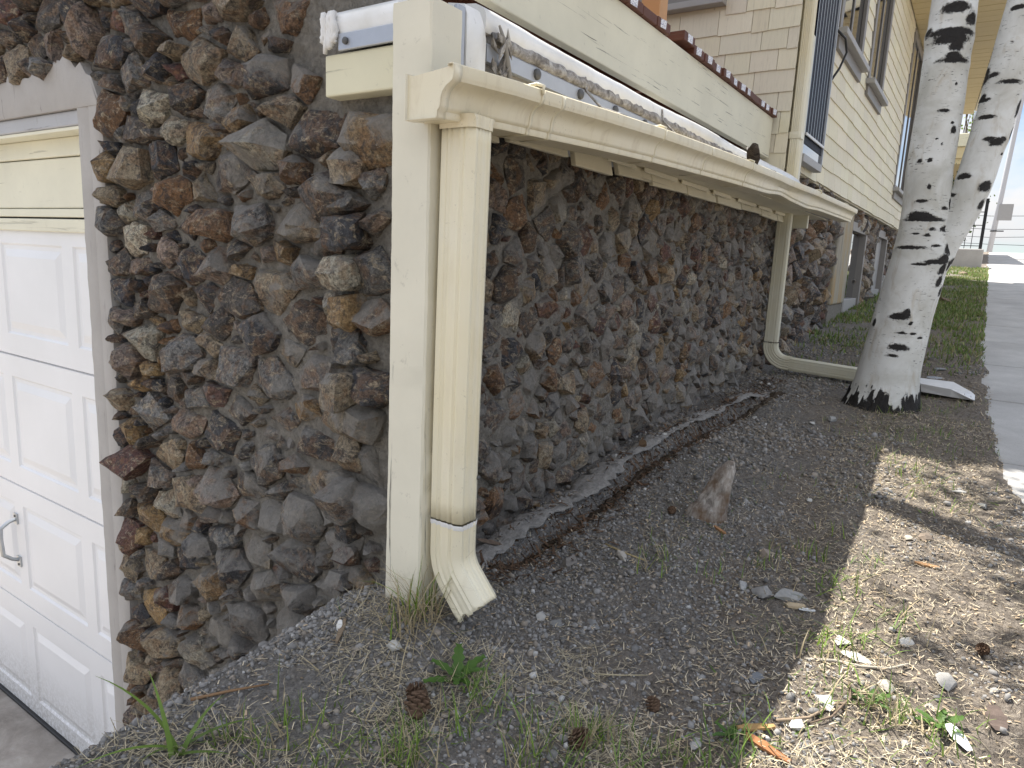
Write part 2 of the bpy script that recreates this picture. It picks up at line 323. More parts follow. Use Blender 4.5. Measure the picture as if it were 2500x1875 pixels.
# ------------------------------------------------------------------ ground
def zw(x): return np.interp(x, [-3, .6, 1.0, 1.5, 1.9, 2.5, 3.5, 4.9, 8, 14, 38, 46, 80], [-1.0, -.80, -.765, -.80, -.78, -.715, -.668, -.62, -.40, -.10, 1.20, 1.15, -1.5])
def zs(x): return np.interp(x, [-30, 0, 38, 46, 80], [-2.5, -.88, 1.21, 1.16, -1.5])
def walk_edge(x): return np.interp(x, [.5, 1.9, 2.15, 2.4, 3.8, 6, 40], [-3.0, -2.2, -.42, -.20, -.11, -.055, -.04]) + .11 * fbm(x, x * 0 + 3, 2.2, 5)
def bank_edge(x): return np.interp(x, [-1, 0, .5, .7, .85, 1.0, 1.12], [.9, 1.15, 1.45, 1.66, 1.85, 2.1, 2.22])
def gz(x, y, fine=True):
    x = np.asarray(x, float); y = np.asarray(y, float)
    t = np.clip((1.1 - y) / 1.2, 0, 1); z = zw(x) * (1 - t) + zs(x) * t
    d = np.clip(y - 1.06, 0, None); near = np.clip((1.6 - x) / .3, 0, 1); z = z - near * .96 * (np.sqrt(d * d + .0025) - .05)
    if fine:
        k = np.clip(1 - (x - 5) / 6, .15, 1); z = z + k * (.055 * fbm(x, y, 3.1, 1, 3) + .020 * fbm(x, y, 17, 2, 3) + .010 * fbm(x, y, 60, 9, 2))
        # trench left by the rotten timber along the wall, with a low berm of sand on its wall side
        yc = .985 - .012 * (x - 1.5) - .055 * np.clip(x - 2.4, 0, 9); m = np.clip((x - 1.35) / .2, 0, 1) * np.clip((3.9 - x) / .4, 0, 1)
        z = z - m * .045 * np.exp(-((y - yc + .035) / .035) ** 2) + m * .035 * np.exp(-((y - yc - .035) / .025) ** 2)
        z = z + .05 * np.exp(-(((x - 1.06) / .16) ** 2 + ((y - .9) / .16) ** 2)) * np.clip((1.15 - y) / .1, 0, 1)
    e = walk_edge(x); s = np.clip((e - y) / .05, 0, 1)          # under the sidewalk slabs
    z = z * (1 - s) + (zs(x) - .05) * s
    lip = np.clip(1 - np.abs(y - e - .03) / .06, 0, 1) * (y > e - .02); z = np.maximum(z, np.where(lip > 0, zs(x) + .006 * lip, -99))
    be = bank_edge(x) + .10 * fbm(x, y, 6, 4); q = np.clip((y - be) / .10, 0, 1); q = q * q * (3 - 2 * q); q = q * np.clip((1.9 - x) / .3, 0, 1)
    z = z * (1 - q) + (-2.12) * q
    return z
def gzs(x, y): return float(gz(np.array([x]), np.array([y]))[0])
def dense(segs):
    a = [np.array([segs[0][0]])]
    for lo, hi, st in segs:
        k = max(1, int(round((hi - lo) / st))); a.append(np.linspace(lo, hi, k + 1)[1:])
    return np.concatenate(a)
gx = dense([(-400, -40, 60), (-40, -4, 6), (-4, .3, .25), (.3, 2.6, .010), (2.6, 5.2, .022), (5.2, 12, .10), (12, 50, .5), (50, 100, 5), (100, 900, 100)])
gy = dense([(-600, -60, 90), (-60, -4, 8), (-4, -.75, .25), (-.75, 1.2, .012), (1.2, 2.4, .02), (2.4, 8, .4), (8, 60, 8), (60, 600, 90)])
GX, GY = np.meshgrid(gx, gy, indexing='ij'); GZ = gz(GX, GY)
GZ = np.where((GY > 1.35) & (GX > 1.3), np.minimum(GZ, zw(GX) - .3), GZ); GZ = np.where((GX > 1.12) & (GX <= 1.3) & (GY > 1.2), -2.3, GZ)
na, nb = GX.shape; idx = np.arange(na * nb).reshape(na, nb)
gF = np.stack([idx[:-1, :-1].ravel(), idx[1:, :-1].ravel(), idx[1:, 1:].ravel(), idx[:-1, 1:].ravel()], 1)
ground = fast('ground', np.stack([GX.ravel(), GY.ravel(), GZ.ravel()], 1), gF, MAT['soil']); kind(ground, 'structure')
dv, df = join([box(-6, 1.16, 1.0, 12, -2.32, -2.073)]); driveway = mk('driveway', dv, df, MAT['drive']); kind(driveway, 'structure')
# sidewalk slabs
sidewalk = bpy.data.objects.new('sidewalk', None); C.objects.link(sidewalk); sidewalk.location = (4, -.9, zs(4.0) + ZO); kind(sidewalk, 'structure')
x = 2.05; k = 0
while x < 45:
    L = 1.22; x1 = x + L - .012; tl = rng.uniform(-.004, .004)
    za, zb = zs(x) + tl, zs(x1) - tl * .5
    v = [(xx, yy_, z) for xx, zt in ((x, za), (x1, zb)) for yy_ in (-1.75, float(np.interp(xx, [2.0, 2.4, 3.8, 6, 40], [-.26, -.14, -.05, .0, .02]))) for z in (zt - .12, zt)]
    o = mk('slab', v, box(0, 1, 0, 1, 0, 1)[1], MAT['walk'], sidewalk); bev(o, .006); x += L; k += 1

# ------------------------------------------------------------------ rubble stone walls
PAL = [((.036, .039, .050), 3.4), ((.075, .062, .052), 2.4), ((.21, .105, .042), 1.7), ((.125, .050, .038), 1.0), ((.35, .28, .185), 3.0), ((.20, .195, .185), 3.4), ((.50, .46, .36), .9), ((.34, .215, .085), .8), ((.29, .22, .18), .9), ((.13, .12, .11), 2)]
def pick_col(r, grey=0.0):
    t = r.uniform(0, sum(w for _, w in PAL)); 
    for c, w in PAL:
        t -= w
        if t <= 0: break
    k = r.uniform(.85, 1.45); c = np.array(c) * k; g = np.array([.165, .158, .148]); return c * (1 - grey) + g * grey
def pack(u0, u1, v0, v1, ok, rmin, rmax, tries, asp, seed, grow=None):
    """dart throwing, large stones first, then a power diagram: list of (centre, polygon)"""
    r = random.Random(seed); S = []
    for k in range(tries):
        f = k / tries; rad = rmax + (rmin - rmax) * min(1, f * 1.15) ** .55; rad *= r.uniform(.78, 1.12)
        u = r.uniform(u0, u1); v = r.uniform(v0, v1)
        if not ok(u, v): continue
        if all(((u - a) / asp) ** 2 + (v - b) ** 2 > (rad + c) ** 2 * .80 for a, b, c in S): S.append((u, v, rad))
    out = []; P = np.array([(a / asp, b, c) for a, b, c in S])
    for i, (a, b, c) in enumerate(P):
        d2 = (P[:, 0] - a) ** 2 + (P[:, 1] - b) ** 2; nb_ = np.argsort(d2)[1:22]; s = c * 1.55
        poly = [(a + s * math.cos(t), b + s * math.sin(t)) for t in np.linspace(0, 2 * math.pi, 11)[:-1] + r.uniform(0, .6)]
        for j in nb_:
            d = P[j, :2] - P[i, :2]; L2 = d @ d; t = .5 + (c * c - P[j, 2] ** 2) / (2 * L2); t = min(max(t, .2), .8); m = P[i, :2] + d * t
            q = []; n_ = len(poly)
            for k in range(n_):
                p1 = np.array(poly[k]); p2 = np.array(poly[(k + 1) % n_]); s1 = (p1 - m) @ d; s2 = (p2 - m) @ d
                if s1 <= 0: q.append(tuple(p1))
                if s1 * s2 < 0: q.append(tuple(p1 + (p2 - p1) * s1 / (s1 - s2)))
            poly = q
            if len(poly) < 3: break
        if len(poly) >= 3: out.append(((a * asp, b), c, [(p[0] * asp + .016 * mnoise.noise(Vector((p[0] * 14, p[1] * 14, seed))), p[1] + .018 * mnoise.noise(Vector((p[0] * 14 + 31, p[1] * 14, seed)))) for p in poly]))
    return out
def stone_mesh(poly, cen, rad, r, prot=.05, gap=.007, cuts=2, seed=0, rough=1.0, flat=.0):
    """angular stone filling a cell; returns verts (u,v,w) and tris"""
    cu, cv = cen; P = np.array(poly); cu, cv = P.mean(0)
    q = []
    for p in P:
        d = p - (cu, cv); L = np.linalg.norm(d); d = d * max(.25, (L - gap * r.uniform(.6, 1.8)) / max(L, 1e-6)); q.append((cu + d[0], cv + d[1]))
    while len(q) > 4 and (len(q) > 6 or r.random() < .45):      # drop the flattest corner: angular outlines
        m_ = len(q); fl = []
        for k in range(m_):
            a = np.array(q[k]) - np.array(q[k - 1]); b = np.array(q[(k + 1) % m_]) - np.array(q[k]); fl.append(abs(a[0] * b[1] - a[1] * b[0]))
        q.pop(int(np.argmin(fl)))
    q = np.array(q); pts = []
    pr = prot * r.uniform(.55, 1.25); tu, tv = r.uniform(-.45, .45), r.uniform(-.55, .35)
    size = max(1e-4, np.ptp(q, axis=0).max())
    for (a, b) in q:
        pts.append((cu + (a - cu) * .92, cv + (b - cv) * .92, -.035)); k = r.uniform(.25, .75)
        pts.append((a, b, pr * k * .8))
    for (a, b) in q:
        if r.random() < .55:
            s = r.uniform(.50, .86); du, dv_ = (a - cu) * s, (b - cv) * s
            pts.append((cu + du, cv + dv_, pr * (.9 + (tu * du + tv * dv_) / size * 2.0 + r.uniform(-.14, .14))))
    for _ in range(r.choice((1, 1, 2))): pts.append((cu + r.uniform(-.2, .2) * size, cv + r.uniform(-.2, .2) * size, pr * r.uniform(1.0, 1.22)))
    bm = bmesh.new()
    for p in pts: bm.verts.new(p)
    res = bmesh.ops.convex_hull(bm, input=bm.verts[:]); bmesh.ops.delete(bm, geom=list({g for g in res['geom_interior'] + res['geom_unused'] if isinstance(g, bmesh.types.BMVert)}), context='VERTS')
    bmesh.ops.remove_doubles(bm, verts=bm.verts[:], dist=.004); bmesh.ops.triangulate(bm, faces=bm.faces[:])
    if cuts: bmesh.ops.subdivide_edges(bm, edges=bm.edges[:], cuts=cuts, use_grid_fill=True); bmesh.ops.triangulate(bm, faces=bm.faces[:])
    bm.normal_update(); o3 = Vector((seed * 1.37, seed * .71, seed * 2.1))
    for v in bm.verts:
        nn = v.normal; p = v.co * 17 + o3; a = mnoise.noise(p) * .006 + (mnoise.voronoi(p * 2.2)[0][0] - .45) * .007 + (mnoise.voronoi(p * 5)[0][0] - .45) * .003 + mnoise.noise(p * 6.5) * .0022
        v.co += nn * a * rough
    bm.verts.ensure_lookup_table(); V = np.array([v.co[:] for v in bm.verts]); F = [tuple(w.index for w in f.verts) for f in bm.faces]; bm.free(); return V, F
def build_wall(parent, cells, to_w, seed, n_parts, prot, dustf, cuts_big, gap, part='stone', greyf=lambda u, v: 0, size_key=lambda c: 1):
    r = random.Random(seed); order = sorted(cells, key=lambda c: -size_key(c)); V0 = []; F0 = []; T0 = []; cnt = 0
    for i, (cen, rad, poly) in enumerate(order):
        big = i < n_parts
        V, F = stone_mesh(poly, cen, rad, r, prot * (.6 + rad * 9), gap, cuts_big if big else 1, i + seed)
        W = to_w(V); d = dustf(*cen) + r.uniform(-.32, .32); t = np.array([*pick_col(r, greyf(*cen)), min(1, max(0, d))])
        if big: mk(part, W, F, MAT['stone'], parent, True, 28, t)
        else:
            b = len(V0); V0 += W.tolist(); F0 += [tuple(k + b for k in f) for f in F]; T0 += [t] * len(W)
    if V0: kind(mk('small_stones', V0, F0, MAT['stone'], parent, True, 34, np.array(T0)), 'stuff')
def lumpy(name, u, v, f, to_w, parent, mat, amp=.012, seed=0):
    U, Vv = np.meshgrid(u, v, indexing='ij'); W = f(U, Vv) + amp * 2 * fbm(U, Vv, 22, seed, 3) + amp * 1.2 * fbm(U, Vv, 75, seed + 5, 2)
    P = to_w(np.stack([U.ravel(), Vv.ravel(), W.ravel()], 1)); a, b = U.shape; ix = np.arange(a * b).reshape(a, b)
    return fast(name, P, np.stack([ix[:-1, :-1].ravel(), ix[1:, :-1].ravel(), ix[1:, 1:].ravel(), ix[:-1, 1:].ravel()], 1), mat, parent)

# ---- garage front: stone face in the plane X = 1.10, to the viewer's left and over the door
garage = thing('garage', 'rubble stone garage front with grey concrete door surround', 'building', (1.1, 1.6, -1.6))
fw = lambda P: np.stack([1.10 - P[:, 2], P[:, 0], P[:, 1]], 1)
def ok_front(y, z):
    if z > 1.30 or y < 1.075: return False
    if z > .23 and y < 1.215: return False
    if y > 2.155: return z > .50 + (.03 if y < 2.45 else .0)
    return z > -.80 - .86 * max(0, y - 1.12) - .10
cells = pack(1.0, 3.1, -1.85, 1.32, ok_front, .014, .060, 34000, 1.38, 6)
dust_front = lambda y, z: .50 - .50 * min(1, max(0, (y - 1.45) / .45)) + (.30 if z < -.55 and y < 1.95 else 0) + (.12 if z < -.9 else 0)
def mort_f(U, V):
    inside = (U < 2.15) | (V > .47); return np.where(inside, .002 + .011 * np.clip((2.05 - U) / .5, 0, 1), -.12)
cells = [(c[0], c[1], [(min(p[0], 2.185) if c[0][0] < 2.17 and p[1] < .45 else p[0], p[1]) for p in c[2]]) for c in cells if not any(p[0] < 1.215 and p[1] > .298 for p in c[2])]
front = lumpy('front_wall', np.arange(1.0, 3.2, .014), np.concatenate([np.arange(-1.9, 1.02, .014), np.arange(1.04, 2.4, .06)]), mort_f, fw, garage, MAT['mortar'], .012, 3)
mbox('upper_wall', (1.14, 1.40, 1.21, 4.6, .50, 2.38), MAT['mortar'], garage, 0)
front['label'] = 'rough grey mortar bed between the stones'
build_wall(front, cells, fw, 21, 300, .056, dust_front, 3, .006, size_key=lambda c: c[1] - (1 if c[0][1] > .8 else 0), greyf=lambda y, z: .1 if y > 1.7 else .3)
# corner return behind the post, filling the gap between the two stone faces
# concrete surround: right jamb and lintel with a ragged outer edge
def jamb_mesh():
    V = []; F = []; zz_ = np.arange(-2.08, .44, .04); n0 = len(zz_); r = random.Random(3)
    for z in zz_:
        e = 2.172 + r.uniform(-.006, .006); V += [(1.13, e, z), (1.083, e + .003, z), (1.078 + r.uniform(-.001, .001), e + .012, z), (1.078, 2.235, z), (1.081, 2.24, z), (1.079, 2.246, z), (1.078 + r.uniform(-.0015, .0015), 2.300, z), (1.082, 2.307 + r.uniform(-.002, .002), z), (1.165, 2.312, z)]
    for i in range(n0 - 1):
        for k in range(8): F.append((i * 9 + k, (i + 1) * 9 + k, (i + 1) * 9 + k + 1, i * 9 + k + 1))
    return V, F
mk('door_jamb', *jamb_mesh(), MAT['jamb'], garage, True, 40)
def lintel_mesh():
    ys = np.arange(2.172, 3.9, .03); V = []; F = []; r = random.Random(8)
    for y in ys:
        top = .505 + r.uniform(-.012, .012) - (.095 * max(0, (2.27 - y) / .1) ** 1.5 if y < 2.27 else 0) + (.025 if 2.3 < y < 2.42 else 0)
        V += [(1.12, y, top), (1.075, y, top - .006), (1.072, y, top - .018), (1.072, y, .392), (1.076, y, .379), (1.15, y, .378)]
    for i in range(len(ys) - 1):
        for k in range(5): F.append((i * 6 + k, i * 6 + k + 1, (i + 1) * 6 + k + 1, (i + 1) * 6 + k))
    return V, F
mk('lintel', *lintel_mesh(), MAT['jamb'], garage, True, 40)
mbox('trim_board', (1.086, 1.12, 2.306, 4.2, .334, .3775), MAT['greywood'], garage, .004)
mbox('head_soffit', (1.09, 1.19, 2.309, 4.2, .322, .333), MAT['board'], garage, .002)
mbox('header_board', (1.150, 1.18, 2.305, 4.2, .262, .3215), MAT['board'], garage, .004)
mbox('header_board', (1.157, 1.19, 2.305, 4.2, .096, .259), MAT['board'], garage, .004)
mbox('header_board', (1.150, 1.18, 2.305, 4.2, .066, .0935), MAT['board'], garage, .003)
mbox('added_backing', (1.215, 1.24, 2.2, 5, -2.1, .55), MAT['black'], garage, 0)  # added black sheet behind the door, blocks sky showing through the header gap
# ---- garage door: four sections with raised panels
gdoor = thing('garage_door', 'white sectional garage door with raised panels and a metal pull handle', 'garage door', (1.19, 3.4, -2.07))
def section(z0, z1, yy0, yy1, mat):
    V = []; F = []; X = 1.165
    ph = .49; gapp = .075; y = 2.655 - .565 * 1
    cols = []
    while y < yy1 - .1: cols.append((y, y + ph)); y += ph + gapp
    pz0, pz1 = z0 + .085, z1 - .085
    ys = [yy0]; 
    for a, b in cols: ys += [a, b]
    ys = sorted(set([v for v in ys if yy0 <= v <= yy1] + [yy1])); zl = [z0 + .004, pz0, pz1, z1 - .004]
    def quad(a, b, c, d):
        k = len(V); V.extend([a, b, c, d]); F.append((k, k + 1, k + 2, k + 3))
    for i in range(len(ys) - 1):
        pan = any(abs(ys[i] - a) < 1e-6 for a, b in cols) or (i == 0 and cols[0][0] < yy0)
        for j in range(3):
            a0, a1, b0, b1 = ys[i], ys[i + 1], zl[j], zl[j + 1]
            if pan and j == 1:
                rings = [(0, 0), (.008, .007), (.022, .007), (.050, -.002)]; pr = None
                for ins, dx in rings:
                    r4 = [(X + dx, a0 + ins, b0 + ins), (X + dx, a1 - ins, b0 + ins), (X + dx, a1 - ins, b1 - ins), (X + dx, a0 + ins, b1 - ins)]
                    if pr:
                        for k in range(4): quad(pr[k], pr[(k + 1) % 4], r4[(k + 1) % 4], r4[k])
                    pr = r4
                quad(*pr)
            else: quad((X, a0, b0), (X, a1, b0), (X, a1, b1), (X, a0, b1))
    quad((X, yy0, z0 + .004), (X, yy1, z0 + .004), (X + .02, yy1, z0), (X + .02, yy0, z0)); quad((X, yy0, z1 - .004), (X, yy1, z1 - .004), (X + .02, yy1, z1), (X + .02, yy0, z1))
    return V, F
for z0, z1 in ((-2.073, -1.545), (-1.545, -1.009), (-1.009, -.463), (-.463, .055)):
    mk('door_section', *section(z0, z1, 2.32, 4.75, None), MAT['door'], gdoor)
mbox('cream_lit_strip', (1.150, 1.165, 2.315, 4.2, .016, .060), MAT['board'], gdoor, .004)  # reflected cream light along the door top, put in as a coloured strip
mbox('bottom_seal', (1.150, 1.20, 2.32, 4.7, -2.073, -2.060), MAT['black'], gdoor, .004)
hp = [(1.163, 3.215, -1.165), (1.140, 3.225, -1.175), (1.112, 3.235, -1.20), (1.108, 3.235, -1.25), (1.112, 3.230, -1.315), (1.140, 3.220, -1.338), (1.163, 3.213, -1.347)]
hv, hf = tube(hp, [.008, .008, .009, .010, .009, .008, .008], 8); a, b = box(1.158, 1.166, 3.196, 3.228, -1.185, -1.140); c_, d_ = box(1.158, 1.166, 3.196, 3.228, -1.375, -1.330)
hd = mk('handle', *join([(hv, hf), (a, b), (c_, d_)]), MAT['steel'], gdoor, True, 40)
for z in (-1.15, -1.365): mbox('screw_head', (1.155, 1.159, 3.206, 3.216, z - .005, z + .005), MAT['bolt'], hd, .002)

# ---- long side wall of the garage under the eave, plane Y = 1.13
swall = thing('stone_side_wall', 'long dark rubble stone wall under the cream eave', 'wall', (2.9, 1.13, -.75))
sw = lambda P: np.stack([P[:, 0], 1.13 - P[:, 2], P[:, 1]], 1)
ok_side = lambda x, z: z < .30 and (x > 1.16 or z < .2) and z > float(zw(x)) - .05
cells = pack(1.06, 4.62, -.95, .33, ok_side, .017, .052, 26000, 1.05, 9)
lumpy('mortar_bed', np.arange(1.112, 4.7, .014), np.arange(-1.0, .325, .014), lambda U, V: U * 0 + .012, sw, swall, MAT['mortar'], .014, 8)
build_wall(swall, cells, sw, 33, 300, .037, lambda x, z: .50 + (.20 if z < -.5 else 0) + (.08 if x > 2.8 else 0), 2, .005, size_key=lambda c: c[1] * (4.8 - c[0][0] * .55), greyf=lambda x, z: .2)
print('stones done', len(bpy.data.objects))

# ------------------------------------------------------------------ eave, roof edge and gutter
post = thing('wooden_post', 'cream painted square timber post in front of the stone wall', 'post', (1.065, .9325, -.76))
def post_mesh(x0, x1, y0, y1, z0, z1, seed=2, nz=60, rag=True):
    r = random.Random(seed); V = []; F = []; ch = .004
    ring = [(x0 + ch, y0), (x1 - ch, y0), (x1, y0 + ch), (x1, y1 - ch), (x1 - ch, y1), (x0 + ch, y1), (x0, y1 - ch), (x0, y0 + ch)]
    for i in range(nz + 1):
        z = z0 + (z1 - z0) * i / nz; bow = .004 * math.sin(i / nz * 3.1)
        V += [(a + bow + r.uniform(-.0006, .0006), b + r.uniform(-.0006, .0006), z) for a, b in ring]
    m = 8
    for i in range(nz):
        for k in range(m): F.append((i * m + k, i * m + (k + 1) % m, (i + 1) * m + (k + 1) % m, (i + 1) * m + k))
    F.append(tuple(range(nz * m, nz * m + m))); return V, F
mk('painted_shaft', *post_mesh(1.02, 1.112, .881, .977, -.752, .452), MAT['post'], post, True, 40)
mk('bare_foot', *post_mesh(1.022, 1.110, .883, .975, -.84, -.7525, 4, 3), MAT['rotten'], post, True, 40)
for k, (z, yy_, xx) in enumerate(((.10, .0, 0),)): pass

# roof slab over the garage
roof = thing('flat_roof', 'flat roof edge wrapped in white membrane with a grey metal bar', 'roof', (2.9, 1.0, .30))
XE = 5.25
prof = [(0, 0), (-.004, .010), (-.006, .035), (-.004, .055), (.006, .074), (.022, .086), (.045, .090), (.075, .086), (.10, .078), (.9, .072), (.9, .045), (.03, .045), (.02, .0)]
r2 = random.Random(4); path = [(x, .928 + .003 * math.sin(x * 9) + r2.uniform(-.0015, .0015), .454 + .003 * math.sin(x * 5 + 1)) for x in np.arange(1.235, 4.26, .035)]
mk('membrane_edge', *sweep([(a, b * .66) for a, b in prof], path), MAT['membrane'], roof, True, 50)
path2 = [(x, .955, .455) for x in np.arange(4.28, XE, .05)]; mk('membrane_edge', *sweep([(a * .6, b * .62) for a, b in prof], path2), MAT['membrane'], roof, True, 50)
# torn sealant strip between membrane and bar
sp = [(0, 0), (-.010, .004), (-.012, .014), (-.008, .026), (.0, .032), (.014, .03), (.014, 0)]; r2 = random.Random(9)
path = [(x, .929 + r2.uniform(-.002, .002), .436 + r2.uniform(-.003, .003)) for x in np.arange(1.26, XE, .018)]
mk('sealant_strip', *sweep(sp, path), MAT['sealant'], roof, True)
bar = mk('metal_bar', *sweep([(0, 0), (-.006, .002), (-.006, .034), (-.003, .038), (0, .038), (.004, .036), (.004, 0)], [(x, .927, .399) for x in (1.245, 2.2, 3.2, 4.2, XE)]), MAT['alu'], roof)
for k in range(15):
    xb = 1.425 + .21 * k + rng.uniform(-.015, .015)
    if xb > XE - .05: break
    v, f = tube([(xb, .9225, .419), (xb, .915, .419), (xb, .911, .419)], [.013, .012, .006], 10); mk('bolt', v, f, MAT['bolt'], bar, True, 40)
mbox('fascia_board', (1.12, XE, .931, .965, .338, .452), MAT['rawwood'], roof, .003)
mbox('corner_block', (1.112, 1.24, .9305, .99, .338, .43), MAT['rawwood'], roof, .003)
# white corner wraps beside the post: rounded membrane panels and an upright bar
def panel(x0, x1, y, z0, z1, t=.012, round_=.03):
    V = []; F = []; m = 10
    for i in range(m + 1):
        a = i / m; x = x0 + (x1 - x0) * a; dz = -round_ * max(0, (a - .75) / .25) ** 2
        V += [(x, y - .004 * math.sin(a * 3.1), z0), (x, y - .004 * math.sin(a * 3.1), (z0 + z1) / 2), (x, y - .003 * math.sin(a * 3.1), z1 - .03 + dz), (x, y + .008, z1 - .008 + dz), (x, y + .05, z1 + dz), (x, y + .05, z0)]
    for i in range(m):
        for k in range(6): F.append((i * 6 + k, (i + 1) * 6 + k, (i + 1) * 6 + (k + 1) % 6, i * 6 + (k + 1) % 6))
    F.append((0, 1, 2, 3, 4, 5)); F.append(tuple(m * 6 + k for k in (5, 4, 3, 2, 1, 0))); return V, F
mk('corner_wrap', *panel(1.112, 1.142, .915, .30, .475), MAT['membrane'], roof, True, 40)
mk('corner_wrap', *panel(1.168, 1.232, .915, .30, .497), MAT['membrane'], roof, True, 40)
mbox('corner_bar', (1.1425, 1.1675, .918, .93, .30, .482), MAT['alu'], roof, .003)
# torn patch of membrane with splinters
V = []; F = []; r2 = random.Random(6)
parts = []
for k in range(16):
    cx, cz = 1.275 + r2.uniform(-.02, .022), .40 + r2.uniform(-.055, .055); a = r2.uniform(0, 3.1); L = r2.uniform(.012, .035); w = r2.uniform(.003, .009)
    dx, dz = math.cos(a) * L, math.sin(a) * L; y = .916 - r2.uniform(0, .016)
    parts.append(([(cx - dx, y, cz - dz), (cx + dz * w / L, y - .004, cz - dx * w / L), (cx + dx, y - .008, cz + dz), (cx - dz * w / L, y - .002, cz + dx * w / L), (cx, y + .01, cz)], [(0, 1, 4), (1, 2, 4), (2, 3, 4), (3, 0, 4), (0, 3, 2, 1)]))
mk('torn_flap', *join(parts), MAT['sealant'], roof)
sv, sf = tube([(1.268, .908, .475), (1.283, .902, .44), (1.297, .900, .39), (1.303, .895, .345), (1.305, .89, .325)], [.003, .006, .007, .007, .006], 6); mk('splinter_strap', sv, sf, MAT['rawwood'], roof, True)
# left return of the roof edge, above the stone corner
def ysweep(prof, ys, x): # prof (dx,dz)
    V, F = sweep(prof, [(y, x, 0) for y in ys]); return [(b, a, c) for a, b, c in V], [tuple(reversed(q)) for q in F]
mk('return_membrane', *ysweep([(0, .428), (-.004, .445), (-.002, .462), (.008, .472), (.03, .476), (.30, .47), (.30, .43)], np.arange(.985, 1.175, .02), 1.045), MAT['membrane'], roof, True, 45)
mbox('return_bar', (1.039, 1.047, .982, 1.142, .394, .4265), MAT['alu'], roof, .002)
v, f = tube([(1.040, 1.118, .410), (1.034, 1.118, .410), (1.031, 1.118, .410)], [.007, .007, .003], 10); mk('bolt', v, f, MAT['bolt'], roof, True, 40)
mbox('return_beam', (1.048, 1.108, .984, 1.190, .311, .3925), MAT['fascia'], roof, .004)
mbox('backing_board', (1.100, 1.14, .96, 1.135, .235, .3105), MAT['soffit'], roof, .003)
parts = []; r2 = random.Random(12)
for k in range(9):
    y = 1.148 + r2.uniform(-.004, .032); pth = [(1.037 + r2.uniform(-.004, .003), y + r2.uniform(-.006, .006), z) for z in np.linspace(.468, .392 + r2.uniform(-.004, .02), 6)]
    parts.append(tube(pth, [.005, .006, .0065, .006, .0055, .0045], 7))
mk('caulk_beads', *join(parts), MAT['caulk'], roof, True)
# second wrapped edge and cut timber behind, seen at the top left of the post
v, f = panel(1.0, 1.0, 0, 0, 0); 
mbox('upright_wrap', (1.13, 1.20, 1.205, 1.275, .47, .62), MAT['membrane'], roof, .02)
mbox('upright_bar', (1.118, 1.132, 1.20, 1.228, .482, .62), MAT['alu'], roof, .004)
mbox('cut_timber', (1.125, 1.35, 1.142, 1.193, .472, .56), MAT['rawwood'], roof, .002)
mbox('roof_sheet', (1.13, 4.6, 1.2, 4.5, .42, .468), MAT['membrane'], roof, .0)
# cream soffit and the hanging row of cream eave shingles over the stones
mbox('soffit_board', (1.12, 5.0, .90, 1.075, .335, .3375), MAT['soffit'], roof, .002)
sx = [1.13, 1.525, 1.875, 2.17, 2.46, 2.83, 3.22, 3.60, 3.98, 4.34, 4.62]; r2 = random.Random(5)
for a, b in zip(sx[:-1], sx[1:]):
    g = r2.choice((.012, .03, .045)); zb = .283 + r2.uniform(-.006, .008); sk = r2.uniform(-.008, .008)
    v, f = box(a, b - g, 1.056, 1.074, zb, .334); v = [(x, y - (.012 if z < .3 else 0), z + (sk * (x - a) / (b - a) if z < .3 else 0)) for x, y, z in v]
    bev(mk('eave_shingle', v, f, MAT['soffit'], roof), .003)
for a, b in zip(sx[:-1], sx[1:]):
    m = a + (b - a) * r2.uniform(.35, .6); v, f = box(max(a - .1, 1.13), m, 1.038, 1.0435, .318, .3342); bev(mk('eave_shingle', v, f, MAT['soffit'], roof), .002)
mbox('rim_block', (4.62, 4.655, .938, 1.15, .258, .34), MAT['spout_far'], roof, .004)

# K-style gutter
LX = [.97, 1.216, 1.582, 1.9, 2.75, 3.3, 3.66, 4.1, 5.40]; LZ = [.318, .335, .354, .368, .397, .412, .416, .424, .433]
gut = thing('rain_gutter', 'cream metal rain gutter hung along the eave', 'gutter', (3.1, .84, .28))
gprof = [(.108, .078), (.108, .0), (.036, .0), (.0345, .003), (.0345, .012), (.030, .0155), (.0285, .020), (.0275, .032), (.0235, .043), (.016, .051), (.008, .0555), (.0025, .059), (.001, .064), (.0, .067), (.0, .083), (.003, .0855), (.012, .085), (.012, .081)]
def lipz(x): return float(np.interp(x, LX, LZ))
def dent(x): return .014 * math.exp(-((x - 3.45) / .16) ** 2) - .010 * math.exp(-((x - 4.0) / .2) ** 2)
gp = [(x, .786 + .006 * math.sin(x * 2.1) * (x > 1.2), lipz(x)) for x in np.concatenate([np.arange(.97, 5.40, .04), [5.40]])]
V, F = sweep(gprof, [(p[0], p[1], p[2] - .0855) for p in gp], closed=False)
V = [(x, y + dent(x) * .6, z + dent(x) * (1 if z < lipz(x) - .05 else .1)) for x, y, z in V]
trough = mk('trough', V, F, MAT['gutter'], gut, True, 35); so = trough.modifiers.new('thickness', 'SOLIDIFY'); so.thickness = .0014; so.offset = 0
def cap(x, z, name, d):
    pts = [(x, .786 + a, z - .0855 + b) for a, b in gprof[:16]] + [(x, .786 + .02, z - .004), (x, .786 + .095, z - .012)]
    m = len(pts); V = pts + [(x + d, p[1], p[2]) for p in pts]; F = [tuple(range(m)), tuple(range(2 * m - 1, m - 1, -1))] + [(k, (k + 1) % m, m + (k + 1) % m, m + k) for k in range(m)]
    o = mk(name, V, F, MAT['gutter'], gut); so = o.modifiers.new('t', 'SOLIDIFY'); return o
c1 = cap(.976, LZ[0], 'end_cap', .002); c1.modifiers.clear(); c2 = cap(5.394, LZ[-1], 'end_cap', -.002); c2.modifiers.clear()
